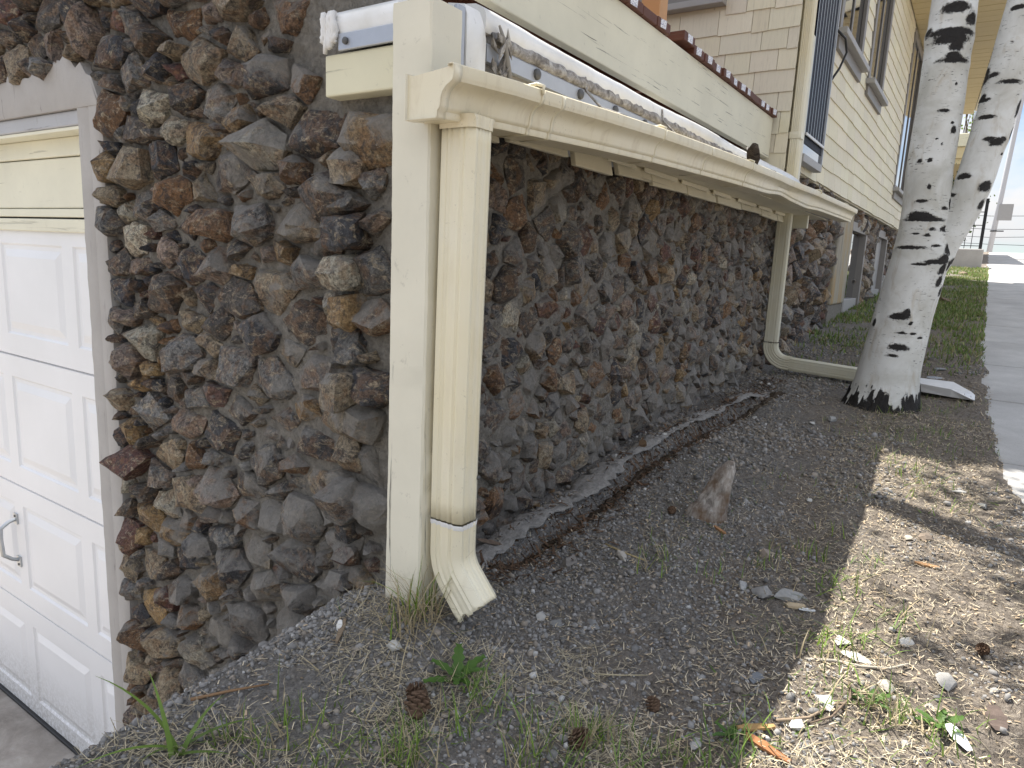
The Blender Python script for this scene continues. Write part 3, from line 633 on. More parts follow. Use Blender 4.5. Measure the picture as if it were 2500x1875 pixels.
def band(x, w, off, name):
    pr = [(a - off, b - (off if b < .02 else 0)) for a, b in gprof[1:15]]; z = lipz(x) - .0855
    V, F = sweep(pr, [(x - w / 2, .786 + .006 * math.sin(x * 2.1) * (x > 1.2), z), (x + w / 2, .786 + .006 * math.sin(x * 2.1) * (x > 1.2), lipz(x + w / 2) - .0855)], closed=False)
    o = mk(name, V, F, MAT['gutter'], gut, True, 35); s = o.modifiers.new('t', 'SOLIDIFY'); s.thickness = .0012; s.offset = 0; return o
band(.982, .020, .0016, 'end_rim')
for x in (1.262, 1.345, 1.90, 2.30, 2.79, 4.12): band(x, .012, .0014, 'seam_band')
for x in (1.255, 1.90, 2.79, 4.12, 5.0):
    z = lipz(x); v, f = tube([(x, .785, z - .012), (x, .783, z + .004), (x, .80, z + .010), (x, .84, z + .006), (x, .90, z + .012), (x + .015, .925, z + .03)], .0035, 6); mk('hanger_clip', v, f, MAT['gutter'], gut, True)
for x in (1.66, 2.18, 3.15, 4.75):
    z = lipz(x); v, f = tube([(x, .79, z), (x + .01, .82, z + .012), (x + .015, .87, z + .03), (x + .02, .918, z + .075), (x + .02, .925, z + .11)], .0035, 6); mk('hanger_strap', v, f, MAT['sealant'], gut, True)
moss = mk('moss_clump', *tube([(2.83, .80, .395), (2.835, .80, .42), (2.83, .803, .45), (2.84, .80, .47)], [.018, .026, .024, .014], 7), MAT['rotten'], None, True); tag(moss, 'dark mossy debris clump caught on the gutter lip', 'debris'); moss.location = moss.location
# near downspout: corrugated straight pipe, crimped joint and torn elbow
def pipe_ring(c, ux, uy, w, h, rib=.0022):
    """rounded, ribbed rectangular section centred at c spanned by unit vectors"""
    pts = []; m = 12
    def side(a, b, n_):
        for i in range(m):
            t = i / m; p = a + (b - a) * t; rb = rib * (math.sin(t * math.pi * 10) if .1 < t < .9 else 0); pts.append(p + n_ * rb)
    A = -ux * w / 2 - uy * h / 2; B = ux * w / 2 - uy * h / 2; C2 = ux * w / 2 + uy * h / 2; D2 = -ux * w / 2 + uy * h / 2; k = .006
    sx_, sy_ = ux * k, uy * k
    side(A + sx_, B - sx_, -uy); side(B + sy_, C2 - sy_, ux); side(C2 - sx_, D2 + sx_, uy); side(D2 - sy_, A + sy_, -ux)
    return [c + p for p in pts]
def pipe(path, frames, w, h, rib=.0022, taper=None):
    V = []; F = []; m = 48
    for i, (c, (ux, uy)) in enumerate(zip(path, frames)):
        V += pipe_ring(np.array(c, float), np.array(ux, float), np.array(uy, float), w * (1 if taper is None else taper[i]), h, rib)
    for i in range(len(path) - 1):
        for k in range(m): F.append((i * m + k, i * m + (k + 1) % m, (i + 1) * m + (k + 1) % m, (i + 1) * m + k))
    return V, F
ds = thing('downspout', 'cream ribbed downspout beside the wooden post with a torn elbow', 'downspout', (1.075, .835, -.70))
XF, YF = (1, 0, 0), (0, 1, 0)
zz_ = np.linspace(.243, -.527, 20); pth = [(1.072 + .002 * math.sin(z * 4), .834, z) for z in zz_]
o = mk('straight_pipe', *pipe(pth, [(XF, YF)] * 20, .060, .080, .0016), MAT['spout'], ds, True, 40); o.modifiers.new('t', 'SOLIDIFY').thickness = .001
pth = [(1.072, .834, z) for z in (-.531, -.536, -.541)]
o = mk('crimped_joint', *pipe(pth, [(XF, YF)] * 3, .0635, .0835, .0018, [1, 1.02, .99]), MAT['caulk'], ds, True, 40)
# elbow bends away from the wall (-Y)
pth = []; fr = []; L = []
for i in range(26):
    s = i / 25
    if s < .38: pth.append((1.072, .834, -.534 - s * .17)); fr.append((XF, YF)); ang = 0
    else:
        ang = min(1, (s - .38) / .30) * math.radians(44); 
        prev = np.array(pth[-1]); st = .0086; pth.append(tuple(prev + st * np.array([-.10 * math.sin(ang), -math.sin(ang), -math.cos(ang)]))); fr.append((XF, (0, math.cos(ang), -math.sin(ang))))
V, F = pipe(pth, fr, .0605, .080, .0017); m = 48; r2 = random.Random(3)
F = [q for q in F if not (q[0] // m >= 23 and 24 <= q[0] % m < 36 and r2.random() < .6)]
for k in range(m):
    i = 25 * m + k; V[i] = V[i] + np.array([0, r2.uniform(-.006, .01) if k >= 24 else r2.uniform(-.001, .001), r2.uniform(-.004, .006) if k >= 24 else 0])
o = mk('elbow', V, F, MAT['spout'], ds, True, 40); o.modifiers.new('t', 'SOLIDIFY').thickness = .0012
v, f = tube([(1.093, .794, -.44), (1.093, .790, -.44), (1.093, .788, -.44)], [.005, .005, .002], 8); mk('screw_head', v, f, MAT['bolt'], ds, True)
# outlet collar under the gutter
mk('outlet_collar', *pipe([(1.072, .834, .228), (1.072, .834, .243), (1.072, .834, .250)], [(XF, YF)] * 3, .066, .086, .001, [1, 1.03, 1.2]), MAT['gutter'], ds, True, 40)

# far downspout with elbow, ground pipe and splash flap
ds2 = thing('downspout', 'far cream downspout turning along the ground behind the aspen', 'downspout', (4.5, 1.04, -.58))
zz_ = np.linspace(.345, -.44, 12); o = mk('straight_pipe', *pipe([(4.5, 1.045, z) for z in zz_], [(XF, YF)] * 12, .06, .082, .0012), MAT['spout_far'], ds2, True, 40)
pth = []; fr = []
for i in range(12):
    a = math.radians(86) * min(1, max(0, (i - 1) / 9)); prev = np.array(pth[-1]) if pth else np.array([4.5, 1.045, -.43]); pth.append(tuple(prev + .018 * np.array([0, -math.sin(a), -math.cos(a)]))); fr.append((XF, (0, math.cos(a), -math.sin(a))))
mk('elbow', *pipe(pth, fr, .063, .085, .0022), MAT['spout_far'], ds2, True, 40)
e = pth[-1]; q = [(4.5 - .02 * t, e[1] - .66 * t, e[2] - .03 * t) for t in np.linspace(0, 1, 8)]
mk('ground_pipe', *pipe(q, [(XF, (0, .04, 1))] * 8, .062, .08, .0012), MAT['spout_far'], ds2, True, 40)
yf0, yf1 = .29, .0; zf = gzs(4.42, .12) + .02
fl = [(4.36, yf0, zf + .055), (4.37, yf0, zf + .008), (4.50, yf0, zf + .008), (4.51, yf0, zf + .06), (4.30, .06, zf + .045), (4.32, .06, zf), (4.55, .06, zf), (4.57, .06, zf + .05), (4.30, -.03, zf + .006), (4.34, -.05, zf - .006), (4.53, -.05, zf - .006), (4.57, -.03, zf + .006)]
o = mk('splash_flap', fl, [(0, 1, 5, 4), (1, 2, 6, 5), (2, 3, 7, 6), (4, 5, 9, 8), (5, 6, 10, 9), (6, 7, 11, 10)], MAT['white'], ds2); o.modifiers.new('t', 'SOLIDIFY').thickness = .006
bev(o, .004)

# ------------------------------------------------------------------ deck above the garage roof
deck = thing('deck', 'raised deck edge with a pale green beam and brown stained boards', 'deck', (3.3, 1.5, .69))
mbox('rim_beam', (1.0, 4.565, 1.195, 1.233, .672, .908), MAT['beam'], deck, .004)
dz = .9095; xb = 1.62; kk = 0; r2 = random.Random(17); nl = 0
while xb < 4.56:
    w = .135; x1 = min(xb + w, 4.575)
    if not (2.80 < xb < 2.93):
        up = .022 if 2.93 <= xb < 3.06 else 0.0; y0 = 1.176 + r2.uniform(-.005, .006)
        b = mbox('deck_board', (xb, x1 - .004, y0, 4.2, dz + up, dz + .036 + up + r2.uniform(-.001, .002)), MAT['deck'], deck, .003)
        if r2.random() < .72:
            lx = xb + r2.uniform(.012, .05); lw = r2.uniform(.038, .052); cu = r2.uniform(0, .008)
            lv = [(lx, y0 - .0012, dz + up + .003), (lx + lw, y0 - .0012 - cu, dz + up + .003), (lx + lw, y0 - .0012 - cu * 1.5, dz + up + .033), (lx, y0 - .0012, dz + up + .034)]
            o = mk('paper_tag', lv, [(0, 1, 2, 3)], MAT['label'], b); o.modifiers.new('t', 'SOLIDIFY').thickness = .0006
    xb += w; kk += 1
for k in range(5): mbox('joist', (1.3 + k * .75, 1.338 + k * .75, 1.236, 4.1, .70, .906), MAT['deck'], deck, .002)
dp = mbox('deck_post', (3.05, 3.139, 1.33, 1.419, .95, 3.2), MAT['cedar'], None, .004, at=(3.095, 1.375, .95)); tag(dp, 'orange brown cedar post standing on the deck', 'post')

# ------------------------------------------------------------------ house
house = thing('house', 'two storey cream shingled house with grey trimmed windows', 'building', (6, 1.4, -.4))
def shingle_verts(a, b, z0, z1, lift, d0, th, sk, side):
    """one shingle: butt end thicker and standing off the wall; side 'f' faces -X, 's' faces -Y"""
    q = [(a, z0 + lift, d0 + th), (b, z0 + lift + sk, d0 + th), (b, z1, d0 + .002), (a, z1, d0 + .002), (a, z0 + lift, d0 - .004), (b, z0 + lift + sk, d0 - .004), (b, z1, d0 - .004), (a, z1, d0 - .004)]
    f = [(0, 1, 2, 3), (7, 6, 5, 4), (0, 4, 5, 1), (1, 5, 6, 2), (2, 6, 7, 3), (3, 7, 4, 0)]
    return ([(4.61 - d, u, z) for u, z, d in q] if side == 'f' else [(u, 1.125 - d, z) for u, z, d in q]), f
SH = .1215
def clad(parent, u0, u1, zlist, side, base, wmin, wmax, n_parts, seed, holes=(), key=None):
    r = random.Random(seed); P = []
    for z in zlist:
        u = u0 + r.uniform(-.12, 0); jit = 0
        while u < u1:
            w = r.uniform(wmin, wmax); a, b = max(u, u0), min(u + w, u1); u += w; jit = .6 * jit + r.uniform(-.006, .006)
            if b - a < .02: continue
            for h0, h1, hz0, hz1 in holes:
                if z + SH > hz0 + .01 and z < hz1 - .01:
                    if a >= h0 and b <= h1: a = b; break
                    if a < h0 < b: b = h0
                    elif a < h1 < b: a = h1
            if b - a < .015: continue
            P.append((a, b - .003, z, jit, r.uniform(-.004, .004), np.array(base) * r.uniform(.93, 1.05) * np.array([1, r.uniform(.98, 1.01), r.uniform(.95, 1.03)])))
    P.sort(key=lambda p: key(p)); V0 = []; F0 = []; T0 = []
    for i, (a, b, z, j, sk, t) in enumerate(P):
        v, f = shingle_verts(a, b, z, z + SH + .03, j, .006, .012, sk, side)
        if i < n_parts: mk('shingle', v, f, MAT['shingle'], parent, tint=t)
        else: k = len(V0); V0 += v; F0 += [tuple(x + k for x in q) for q in f]; T0 += [np.array([*t, 1])] * 8
    if V0: kind(mk('far_shingles', V0, F0, MAT['shingle'], parent, tint=np.array(T0)), 'stuff')
wf = mbox('front_wall', (4.61, 4.75, 1.14, 7.4, .40, 3.25), MAT['soffit'], house, 0)
clad(wf, 1.105, 3.4, [.460 + SH * k for k in range(16)], 'f', (.72, .665, .52), .10, .27, 170, 3, holes=[(1.565, 2.6, 1.60, 2.9)], key=lambda p: p[0] + .4 * abs(p[2] - 1.2))
gv = [(4.61, 1.14, 3.25), (4.61, 7.4, 3.25), (4.61, 4.27, 5.1), (4.75, 1.14, 3.25), (4.75, 7.4, 3.25), (4.75, 4.27, 5.1)]; mk('gable', gv, [(0, 1, 2), (5, 4, 3), (0, 3, 4, 1), (1, 4, 5, 2), (2, 5, 3, 0)], MAT['soffit'], house)
wside = mbox('side_wall', (4.76, 15.9, 1.126, 1.30, .64, 3.25), MAT['soffit'], house, 0)
WIN = [(5.75, 6.75, 1.72, 2.95), (7.27, 8.15, 1.72, 3.05), (10.35, 11.6, 1.10, 3.0)]
clad(wside, 4.75, 12.6, [.652 + SH * k for k in range(21)], 's', (.73, .675, .51), .16, .46, 300, 7, holes=[(a - .02, b + .02, c - .05, d) for a, b, c, d in WIN], key=lambda p: p[0] * .6 + p[2])
for a, b, c, d in WIN:
    w = mk('window', [(a, 1.118, c), (b, 1.118, c), (b, 1.118, d), (a, 1.118, d)], [(0, 1, 2, 3)], MAT['glass'], house)
    for nm, bx in (('frame', (a - .015, a + .075, 1.098, 1.117, c, d)), ('frame', (b - .075, b + .015, 1.088, 1.117, c, d)), ('frame', (a + .076, b - .076, 1.098, 1.117, d - .09, d)), ('frame', (a + .076, b - .076, 1.10, 1.117, c, c + .05))): mbox(nm, bx, MAT['greytrim'], w, .003)
    mbox('sash_bar', ((a + b) / 2 - .02, (a + b) / 2 + .02, 1.108, 1.1175, c + .051, d - .091), MAT['greytrim'], w, .003)
    mbox('sill', (a - .08, b + .08, 1.035, 1.12, c - .045, c - .001), MAT['greytrim_l'], w, .005)
    mbox('apron', (a - .04, b + .04, 1.088, 1.118, c - .13, c - .046), MAT['greytrim'], w, .003)
wdw = mk('window', [(4.597, 1.66, 1.66), (4.597, 2.55, 1.66), (4.597, 2.55, 2.85), (4.597, 1.66, 2.85)], [(0, 1, 2, 3)], MAT['glass'], house)
mbox('sill', (4.52, 4.60, 1.56, 2.62, 1.605, 1.645), MAT['greytrim_l'], wdw, .004); mbox('frame', (4.56, 4.60, 1.575, 1.655, 1.646, 2.9), MAT['greytrim'], wdw, .003); mbox('frame', (4.56, 4.60, 1.656, 2.6, 1.646, 1.74), MAT['greytrim'], wdw, .003)
# roof with overhanging eave, slatted soffit and edge gutter
def eave_y(x): return float(np.interp(x, [4.3, 9.2, 9.8, 16], [.93, .93, .17, .55]))
rv = []; rx = (4.35, 9.2, 9.8, 16.0); rf = []
for x in rx:
    ey = eave_y(x); rv += [(x, ey, 3.22), (x, 4.27, 5.32), (x, 8.3, 3.22), (x, 8.3, 3.08), (x, 4.27, 5.18), (x, ey, 3.08)]
for i in range(3):
    for k in range(6): rf.append((i * 6 + k, i * 6 + (k + 1) % 6, (i + 1) * 6 + (k + 1) % 6, (i + 1) * 6 + k))
mk('roof', rv, rf + [(0, 5, 4, 1), (1, 4, 3, 2), (18, 19, 22, 23), (19, 20, 21, 22)], MAT['greytrim'], house)
n = NT('tan_soffit', .6); n.color((.56, .46, .26)); MAT['tan'] = n.m
x = 4.4; r2 = random.Random(2)
while x < 16:
    mk('soffit_slat', *(lambda v: (v[0], v[1]))(box(x, x + .19, eave_y(x) + .02, 1.10, 3.050 + r2.uniform(0, .004), 3.070)), MAT['tan'], house); x += .20
gv, gf = sweep([(0, 0), (-.06, .0), (-.075, .03), (-.075, .10), (0, .10)], [(x, eave_y(x), 3.06) for x in np.linspace(4.4, 16.0, 40)]); mk('eave_gutter', gv, gf, MAT['spout'], house, True, 40)
# stone foundation of the house with a stucco pilaster and two basement windows
found = lumpy('foundation', np.arange(4.62, 13.2, .035), np.arange(-.75, .66, .03), lambda U, V: U * 0, lambda P: np.stack([P[:, 0], 1.22 - P[:, 2], P[:, 1]], 1), house, MAT['mortar'], .02, 4)
okf = lambda x, z: z < .61 and z > float(zw(x)) - .05 and not (6.95 < x < 7.75) and not (7.75 < x < 8.75 and z < .50) and not (9.75 < x < 10.75 and z < .56)
cells = pack(4.64, 13.0, -.7, .66, okf, .035, .085, 9000, .95, 14)
build_wall(found, cells, lambda P: np.stack([P[:, 0], 1.22 - P[:, 2], P[:, 1]], 1), 61, 230, .075, lambda x, z: .42, 1, .006, size_key=lambda c: c[1] * (14 - c[0][0]), greyf=lambda x, z: .2)
pv, pf = box(7.0, 7.72, 1.135, 1.26, -.30, .60); bev(mk('stucco_pilaster', pv, pf, MAT['stucco'], house), .02, 3)
pv, pf = box(6.95, 7.70, 1.15, 1.26, -.62, -.302); mk('pilaster_foot', pv, pf, MAT['mortar'], house)
for a, b, z0, z1, gl in ((7.80, 8.68, -.30, .42, True), (9.85, 10.65, -.22, .46, False)):
    w = mk('basement_window', [(a, 1.195, z0), (b, 1.195, z0), (b, 1.195, z1), (a, 1.195, z1)], [(0, 1, 2, 3)], MAT['glass'] if gl else MAT['greytrim_l'], house)
    mbox('frame', (a - .05, b + .05, 1.14, 1.20, z1, z1 + .09), MAT['greytrim'], w, .004); mbox('frame', (b - .02, b + .07, 1.13, 1.20, z0 - .2, z1), MAT['greytrim'], w, .004); mbox('frame', (a - .06, a + .03, 1.15, 1.20, z0 - .2, z1), MAT['greytrim'], w, .004)
    mbox('lower_panel', (a + .03, b - .02, 1.15, 1.199, z0 - .22, z0 + .03), MAT['greytrim_l'], w, .004)
vent = thing('vent_hood', 'small white plastic vent hood low on the stone foundation', 'vent', (11.0, 1.12, -.2))
mk('hood', [(10.86, 1.17, .02), (11.14, 1.17, .02), (11.14, 1.03, -.10), (10.86, 1.03, -.10), (10.86, 1.17, -.20), (11.14, 1.17, -.20), (11.14, 1.05, -.20), (10.86, 1.05, -.20)], [(0, 1, 2, 3), (3, 2, 6, 7), (0, 3, 7, 4), (1, 5, 6, 2), (0, 4, 5, 1), (4, 7, 6, 5)], MAT['white'], vent)
# corner downspout, corner board, tall dark panel
ds3 = thing('downspout', 'cream downspout strapped to the shingled house corner', 'downspout', (4.68, 1.08, .5))
mk('straight_pipe', *pipe([(4.68, 1.075, z) for z in np.linspace(.47, 3.06, 14)], [(XF, YF)] * 14, .075, .062, .0016), MAT['spout'], ds3, True, 40)
mk('strap', *pipe([(4.68, 1.075, z) for z in (.795, .80, .83, .835)], [(XF, YF)] * 4, .088, .074, 0, [.95, 1, 1, .95]), MAT['spout'], ds3, True, 40)
cb = mbox('corner_board', (4.735, 4.815, 1.055, 1.105, .43, 1.42), MAT['post'], None, .004, at=(4.77, 1.08, .43)); tag(cb, 'cream upright board between corner downspout and dark striped panel', 'board')
pan = thing('wall_panel', 'tall dark glass panel with silver vertical stripes on the house wall', 'panel', (5.1, 1.07, .68))
mbox('dark_glass', (4.835, 5.41, 1.062, 1.090, .80, 2.4), MAT['panel'], pan, .002)
for k in range(8):
    xk = 4.838 + k * .0805; mbox('silver_stripe', (xk, xk + .006, 1.0595, 1.0615, .86, 2.4), MAT['steel'], pan, .001)
mbox('side_rail', (5.412, 5.428, 1.05, 1.10, .69, 2.4), MAT['alu'], pan, .002); mbox('cross_bar', (4.83, 5.411, 1.045, 1.0555, .845, .862), MAT['white'], pan, .002)
mbox('clear_flap', (4.835, 5.40, 1.064, 1.088, .735, .799), MAT['glass'], pan, .002); mbox('bottom_rail', (4.82, 5.411, 1.046, 1.10, .685, .734), MAT['greytrim_l'], pan, .003)
cab = mk('cable', *tube([(5.42, 1.05, 1.62), (5.55, 1.02, 1.60), (5.60, 1.01, 1.52), (5.52, 1.03, 1.40), (5.43, 1.06, 1.30)], .008, 8), MAT['black'], pan, True)

# ------------------------------------------------------------------ aspen
MK1 = [(0.1, 1.194, 0.067, 0.027), (0.75, 1.146, 0.031, 0.031), (0.04, 1.091, 0.115, 0.02), (0.08, 1.063, 0.08, 0.031), (0.29, 1.029, 0.031, 0.027), (-0.84, 1.109, 0.027, 0.02), (0.31, 0.971, 0.084, 0.013), (0.21, 0.988, 0.036, 0.018), (0.18, 0.754, 0.031, 0.009), (-0.05, 0.535, 0.013, 0.011), (-0.46, 0.533, 0.016, 0.011), (0.03, 0.414, 0.009, 0.013), (0.67, 0.668, 0.016, 0.02), (-0.22, 0.35, 0.031, 0.009), (0.67, 0.32, 0.02, 0.009), (-0.09, 0.265, 0.111, 0.011), (-0.29, 0.284, 0.058, 0.018), (0.1, 0.272, 0.036, 0.016), (-0.45, 0.133, 0.093, 0.009), (-0.12, -0.201, 0.049, 0.018), (0.07, -0.187, 0.02, 0.027), (0.29, -0.229, 0.011, 0.009), (0.08, -0.276, 0.031, 0.007), (0.44, -0.277, 0.02, 0.007), (0.1, -0.35, 0.053, 0.018), (-0.03, -0.391, 0.04, 0.007), (0.7, -0.298, 0.02, 0.006), (-0.86, -0.243, 0.016, 0.024), (0.02, 0.057, 0.04, 0.007), (0.46, 0.069, 0.049, 0.011), (0.74, 0.032, 0.02, 0.031), (0.76, -0.026, 0.018, 0.031), (0.85, 0.334, 0.009, 0.031), (0.93, 0.279, 0.013, 0.036), (0.97, 0.226, 0.02, 0.036), (0.88, 0.176, 0.024, 0.036), (0.78, 0.124, 0.024, 0.033), (0.69, 0.078, 0.031, 0.027), (0.97, 0.167, 0.011, 0.044), (0.9, -0.073, 0.016, 0.031), (0.7, 0.222, 0.031, 0.016), (0.26, 0.221, 0.02, 0.007), (0.1, 0.193, 0.02, 0.007), (0.45, 0.146, 0.027, 0.007), (-0.32, 0.201, 0.018, 0.004), (0.52, 0.871, 0.007, 0.007), (0.59, 0.701, 0.009, 0.009), (0.08, 0.632, 0.007, 0.007), (0.34, 0.608, 0.007, 0.007)]
MK2 = [(-.9, .33, .012, .035), (-.9, .28, .018, .035), (-.85, .23, .026, .035), (-.75, .18, .03, .035), (-.6, .13, .03, .035), (-.45, .08, .03, .03), (-.25, .03, .03, .03), (-.2, -.02, .02, .03), (-0.45, 1.171, 0.04, 0.011), (-0.97, 0.897, 0.036, 0.04), (-0.65, 0.903, 0.027, 0.011), (0.15, 0.867, 0.062, 0.009), (-0.83, 0.798, 0.044, 0.011), (-0.81, 0.81, 0.018, 0.018), (-0.5, 0.722, 0.044, 0.011), (0.91, 0.752, 0.016, 0.04), (0.01, 0.625, 0.027, 0.011), (0.4, 0.609, 0.031, 0.018), (0.66, 0.626, 0.022, 0.011), (-0.62, 0.463, 0.036, 0.016), (0.6, 0.415, 0.036, 0.029), (-0.89, 0.383, 0.033, 0.011), (0.76, 0.334, 0.018, 0.027), (0.96, 0.074, 0.036, 0.018), (0.72, 0.045, 0.02, 0.031), (0.97, 0.65, 0.011, 0.031), (-0.23, 1.03, 0.018, 0.004), (0.88, 0.566, 0.013, 0.007)]
aspen = thing('aspen_tree', 'twin trunked white aspen with black bark scars beside the far downspout', 'tree', (4.0, .33, -.6))
def trunk(name, T, marks, base, seed, ztop):
    """T: (z, y, r) at X = 4; marks: (side -1..1, z, half width, half height)"""
    zz = np.concatenate([np.arange(T[0][0], 1.45, .009), np.arange(1.45, ztop, .12)]); m = 96; tz = [t[0] for t in T]
    yc = np.interp(zz, tz, [t[1] for t in T]); rc = np.interp(zz, tz, [t[2] for t in T]); xc = 4.0 + .012 * np.sin(zz * 3 + seed)
    th = np.linspace(0, 2 * math.pi, m, endpoint=False); f = np.array([-.9965, -.083]); rt = np.array([.083, -.9965])
    TH, Z = np.meshgrid(th, zz); N = np.cos(TH)[..., None] * f + np.sin(TH)[..., None] * rt; R0 = rc[:, None] * np.ones_like(TH)
    R0 = R0 * (1 + .05 * fbm(np.cos(TH) * 1.3 + seed, Z * 1.1 + np.sin(TH) * 1.3, 2.2, seed, 3))
    if base: R0 = R0 + .055 * np.exp(-(Z - T[0][0]) / .07) * (.55 + .5 * np.cos(TH * 5 + 1) ** 2) * .5
    S = np.zeros_like(R0); wob = fbm(TH * 3, Z * 20, 1.1, seed, 4)
    for s, z, hw, hh in marks:
        t0 = math.asin(s); du = (np.angle(np.exp(1j * (TH - t0)))) * R0 / hw; dz_ = (Z - z - .25 * hh * np.cos(du * 1.6)) / hh
        d = du ** 2 + dz_ ** 2; a = np.exp(-d * 1.1) * 1.25 * (.85 + .5 * wob); S = np.maximum(S, a)
        R0 = R0 + .010 * min(1, hh / .02) * np.exp(-d * .45) - .006 * np.exp(-d * 2)
    if base:
        edge = T[0][0] + .115 + .20 * fbm(TH * 7, Z * 2.5, 1.3, seed + 9, 4) + .16 * fbm(TH * 22, Z * 14, 1.3, seed + 19, 3); S = np.maximum(S, 1.5 * np.clip((edge - Z) / .07, 0, 1)); R0 = R0 + np.clip((edge - Z) / .04, 0, 1) * (.004 + .030 * fbm(TH * 9, Z * 5, 2, seed + 3, 3))
    V = np.stack([xc[:, None] + N[..., 0] * R0, yc[:, None] + N[..., 1] * R0, Z], 2).reshape(-1, 3)
    a, b = TH.shape; ix = np.arange(a * b).reshape(a, b); nx = np.roll(ix, -1, 1)
    o = fast(name, V, np.stack([ix[:-1].ravel(), ix[1:].ravel(), nx[1:].ravel(), nx[:-1].ravel()], 1), MAT['bark'], aspen)
    at_ = o.data.attributes.new('scar', 'FLOAT', 'POINT'); at_.data.foreach_set('value', S.ravel().astype(np.float32)); return o
trunk('trunk', [(-.70, .352, .165), (-.60, .345, .150), (-.45, .335, .140), (-.2, .31, .132), (.1, .268, .127), (.27, .272, .107), (.5, .287, .101), (.8, .28, .099), (1.1, .283, .094), (1.3, .284, .094), (3, .30, .075), (6.5, .6, .03)], MK1, True, 2, 6.5)
trunk('trunk', [(-.10, .26, .04), (.0, .222, .062), (.13, .192, .072), (.3, .128, .074), (.47, .094, .080), (.64, .070, .079), (.88, .037, .080), (1.06, .02, .082), (1.3, -.01, .082), (3, -.25, .055), (6, -.6, .02)], MK2, False, 6, 6.0)
# limbs and leafy crown above the frame; it dapples the ground to the right
r2 = random.Random(31); LV = []; LF = []; LT = []; parts = []; tips = []
for k in range(22):
    z = r2.uniform(2.4, 5.6); b = (4.0, (.30 if k % 2 else -.1 - .12 * (z - 1.3)), z); a = r2.uniform(0, 6.28); L = r2.uniform(.9, 1.9) * (1.15 - z / 9)
    e = (b[0] + math.cos(a) * L, b[1] + math.sin(a) * L, z + L * r2.uniform(.35, .8)); mid = ((b[0] + e[0]) / 2, (b[1] + e[1]) / 2, (b[2] + e[2]) / 2 + .08); parts.append(tube([b, mid, e], [.022, .014, .004], 6)); tips += [mid, e, e]
for e in ((3.6, 1.6, 3.2), (3.45, 1.35, 2.9), (2.70, 1.68, 3.25), (3.75, 1.2, 2.7)):
    parts.append(tube([(4.0, .3, 2.3), ((4 + e[0]) / 2, (.3 + e[1]) / 2, (2.3 + e[2]) / 2 + .2), e], [.03, .02, .005], 6)); tips += [e] * 5
mk('limbs', *join(parts), MAT['bark'], aspen, True)
nl = 6600; tp = np.array(tips); ci = nr.integers(0, len(tp), nl); cpos = tp[ci] + nr.normal(0, .24, (nl, 3)); cpos[:, 2] = np.maximum(cpos[:, 2], 2.3)
def leaves(pos, size, cols):
    n_ = len(pos); u = nr.normal(size=(n_, 3)); u /= np.linalg.norm(u, axis=1)[:, None]; w = nr.normal(size=(n_, 3)); w -= (w * u).sum(1)[:, None] * u; w /= np.linalg.norm(w, axis=1)[:, None]
    s = (size * nr.uniform(.7, 1.25, n_))[:, None]; V = np.stack([pos - u * s * .5, pos + w * s * .45, pos + u * s * .5, pos - w * s * .45], 1).reshape(-1, 3)
    return V, np.arange(n_ * 4).reshape(-1, 4), np.repeat(np.hstack([cols, np.ones((n_, 1))]), 4, 0)
V, F, T = leaves(cpos, .055, np.array([.06, .11, .03]) * nr.uniform(.6, 1.4, (nl, 1))); fast('crown', V, F, MAT['leaf'], aspen, T, False)

# ------------------------------------------------------------------ far end of the street
block = mbox('concrete_kerb_wall', (20.6, 21.4, .08, 2.6, .05, .72), MAT['jamb'], None, .02, at=(21, 1.2, .05)); tag(block, 'low concrete retaining block at the end of the lawn', 'wall')
fence = thing('iron_fence', 'black iron fence panel with tall end post on the low concrete wall', 'fence', (21.2, .6, .72))
mbox('end_post', (21.0, 21.07, .13, .20, .72, 1.95), MAT['black'], fence, .004)
for k in range(7): mbox('picket', (21.02, 21.035, .36 + .14 * k, .375 + .14 * k, .74, 1.72), MAT['black'], fence, 0)
for z in (.80, 1.30, 1.62): mbox('rail', (21.02, 21.04, .20, 1.4, z, z + .018), MAT['black'], fence, 0)
n = NT('galvanised_pole', .45, .4); n.color((.50, .50, .52)); MAT['pole'] = n.m
lamp = thing('lamp_pole', 'tall pale grey street pole leaning over the crest with a square sign', 'pole', (45, -.1, 1.0))
mk('shaft', *tube([(45, -.05, .9), (45, -.20, 4.5), (45, -.42, 9.6), (45, -.50, 11.5)], [.13, .12, .10, .09], 12), MAT['pole'], lamp, True)
mk('arm', *tube([(45, -.50, 11.4), (45, -1.6, 11.9), (45, -2.6, 12.0)], [.05, .045, .04], 8), MAT['pole'], lamp, True)
mbox('sign_back', (44.85, 44.88, -.80, -.17, 3.05, 3.88), MAT['greytrim_l'], lamp, .01)
mbox('lamp_bracket', (44.85, 44.92, -.55, .05, 2.48, 2.54), MAT['black'], lamp, .01)
for k, (z0, z1) in enumerate(((2.9, 3.1), (3.55, 3.5), (2.35, 2.0), (4.6, 4.5))):
    w = mk('power_line', *tube([(70, 8, z0 + .8), (70, 0, z0 + .5), (70, -12, z1 + .7)], .02, 5), MAT['black'], None); tag(w, ('lowest', 'second lowest', 'third lowest', 'highest')[[2, 0, 1, 3].index(k)] + ' thin overhead wire crossing the far sky', 'wire', 'overhead wires')
nh = thing('neighbour_house', 'distant tan eave of the next house between the aspen trunks', 'building', (26, 4, .4))
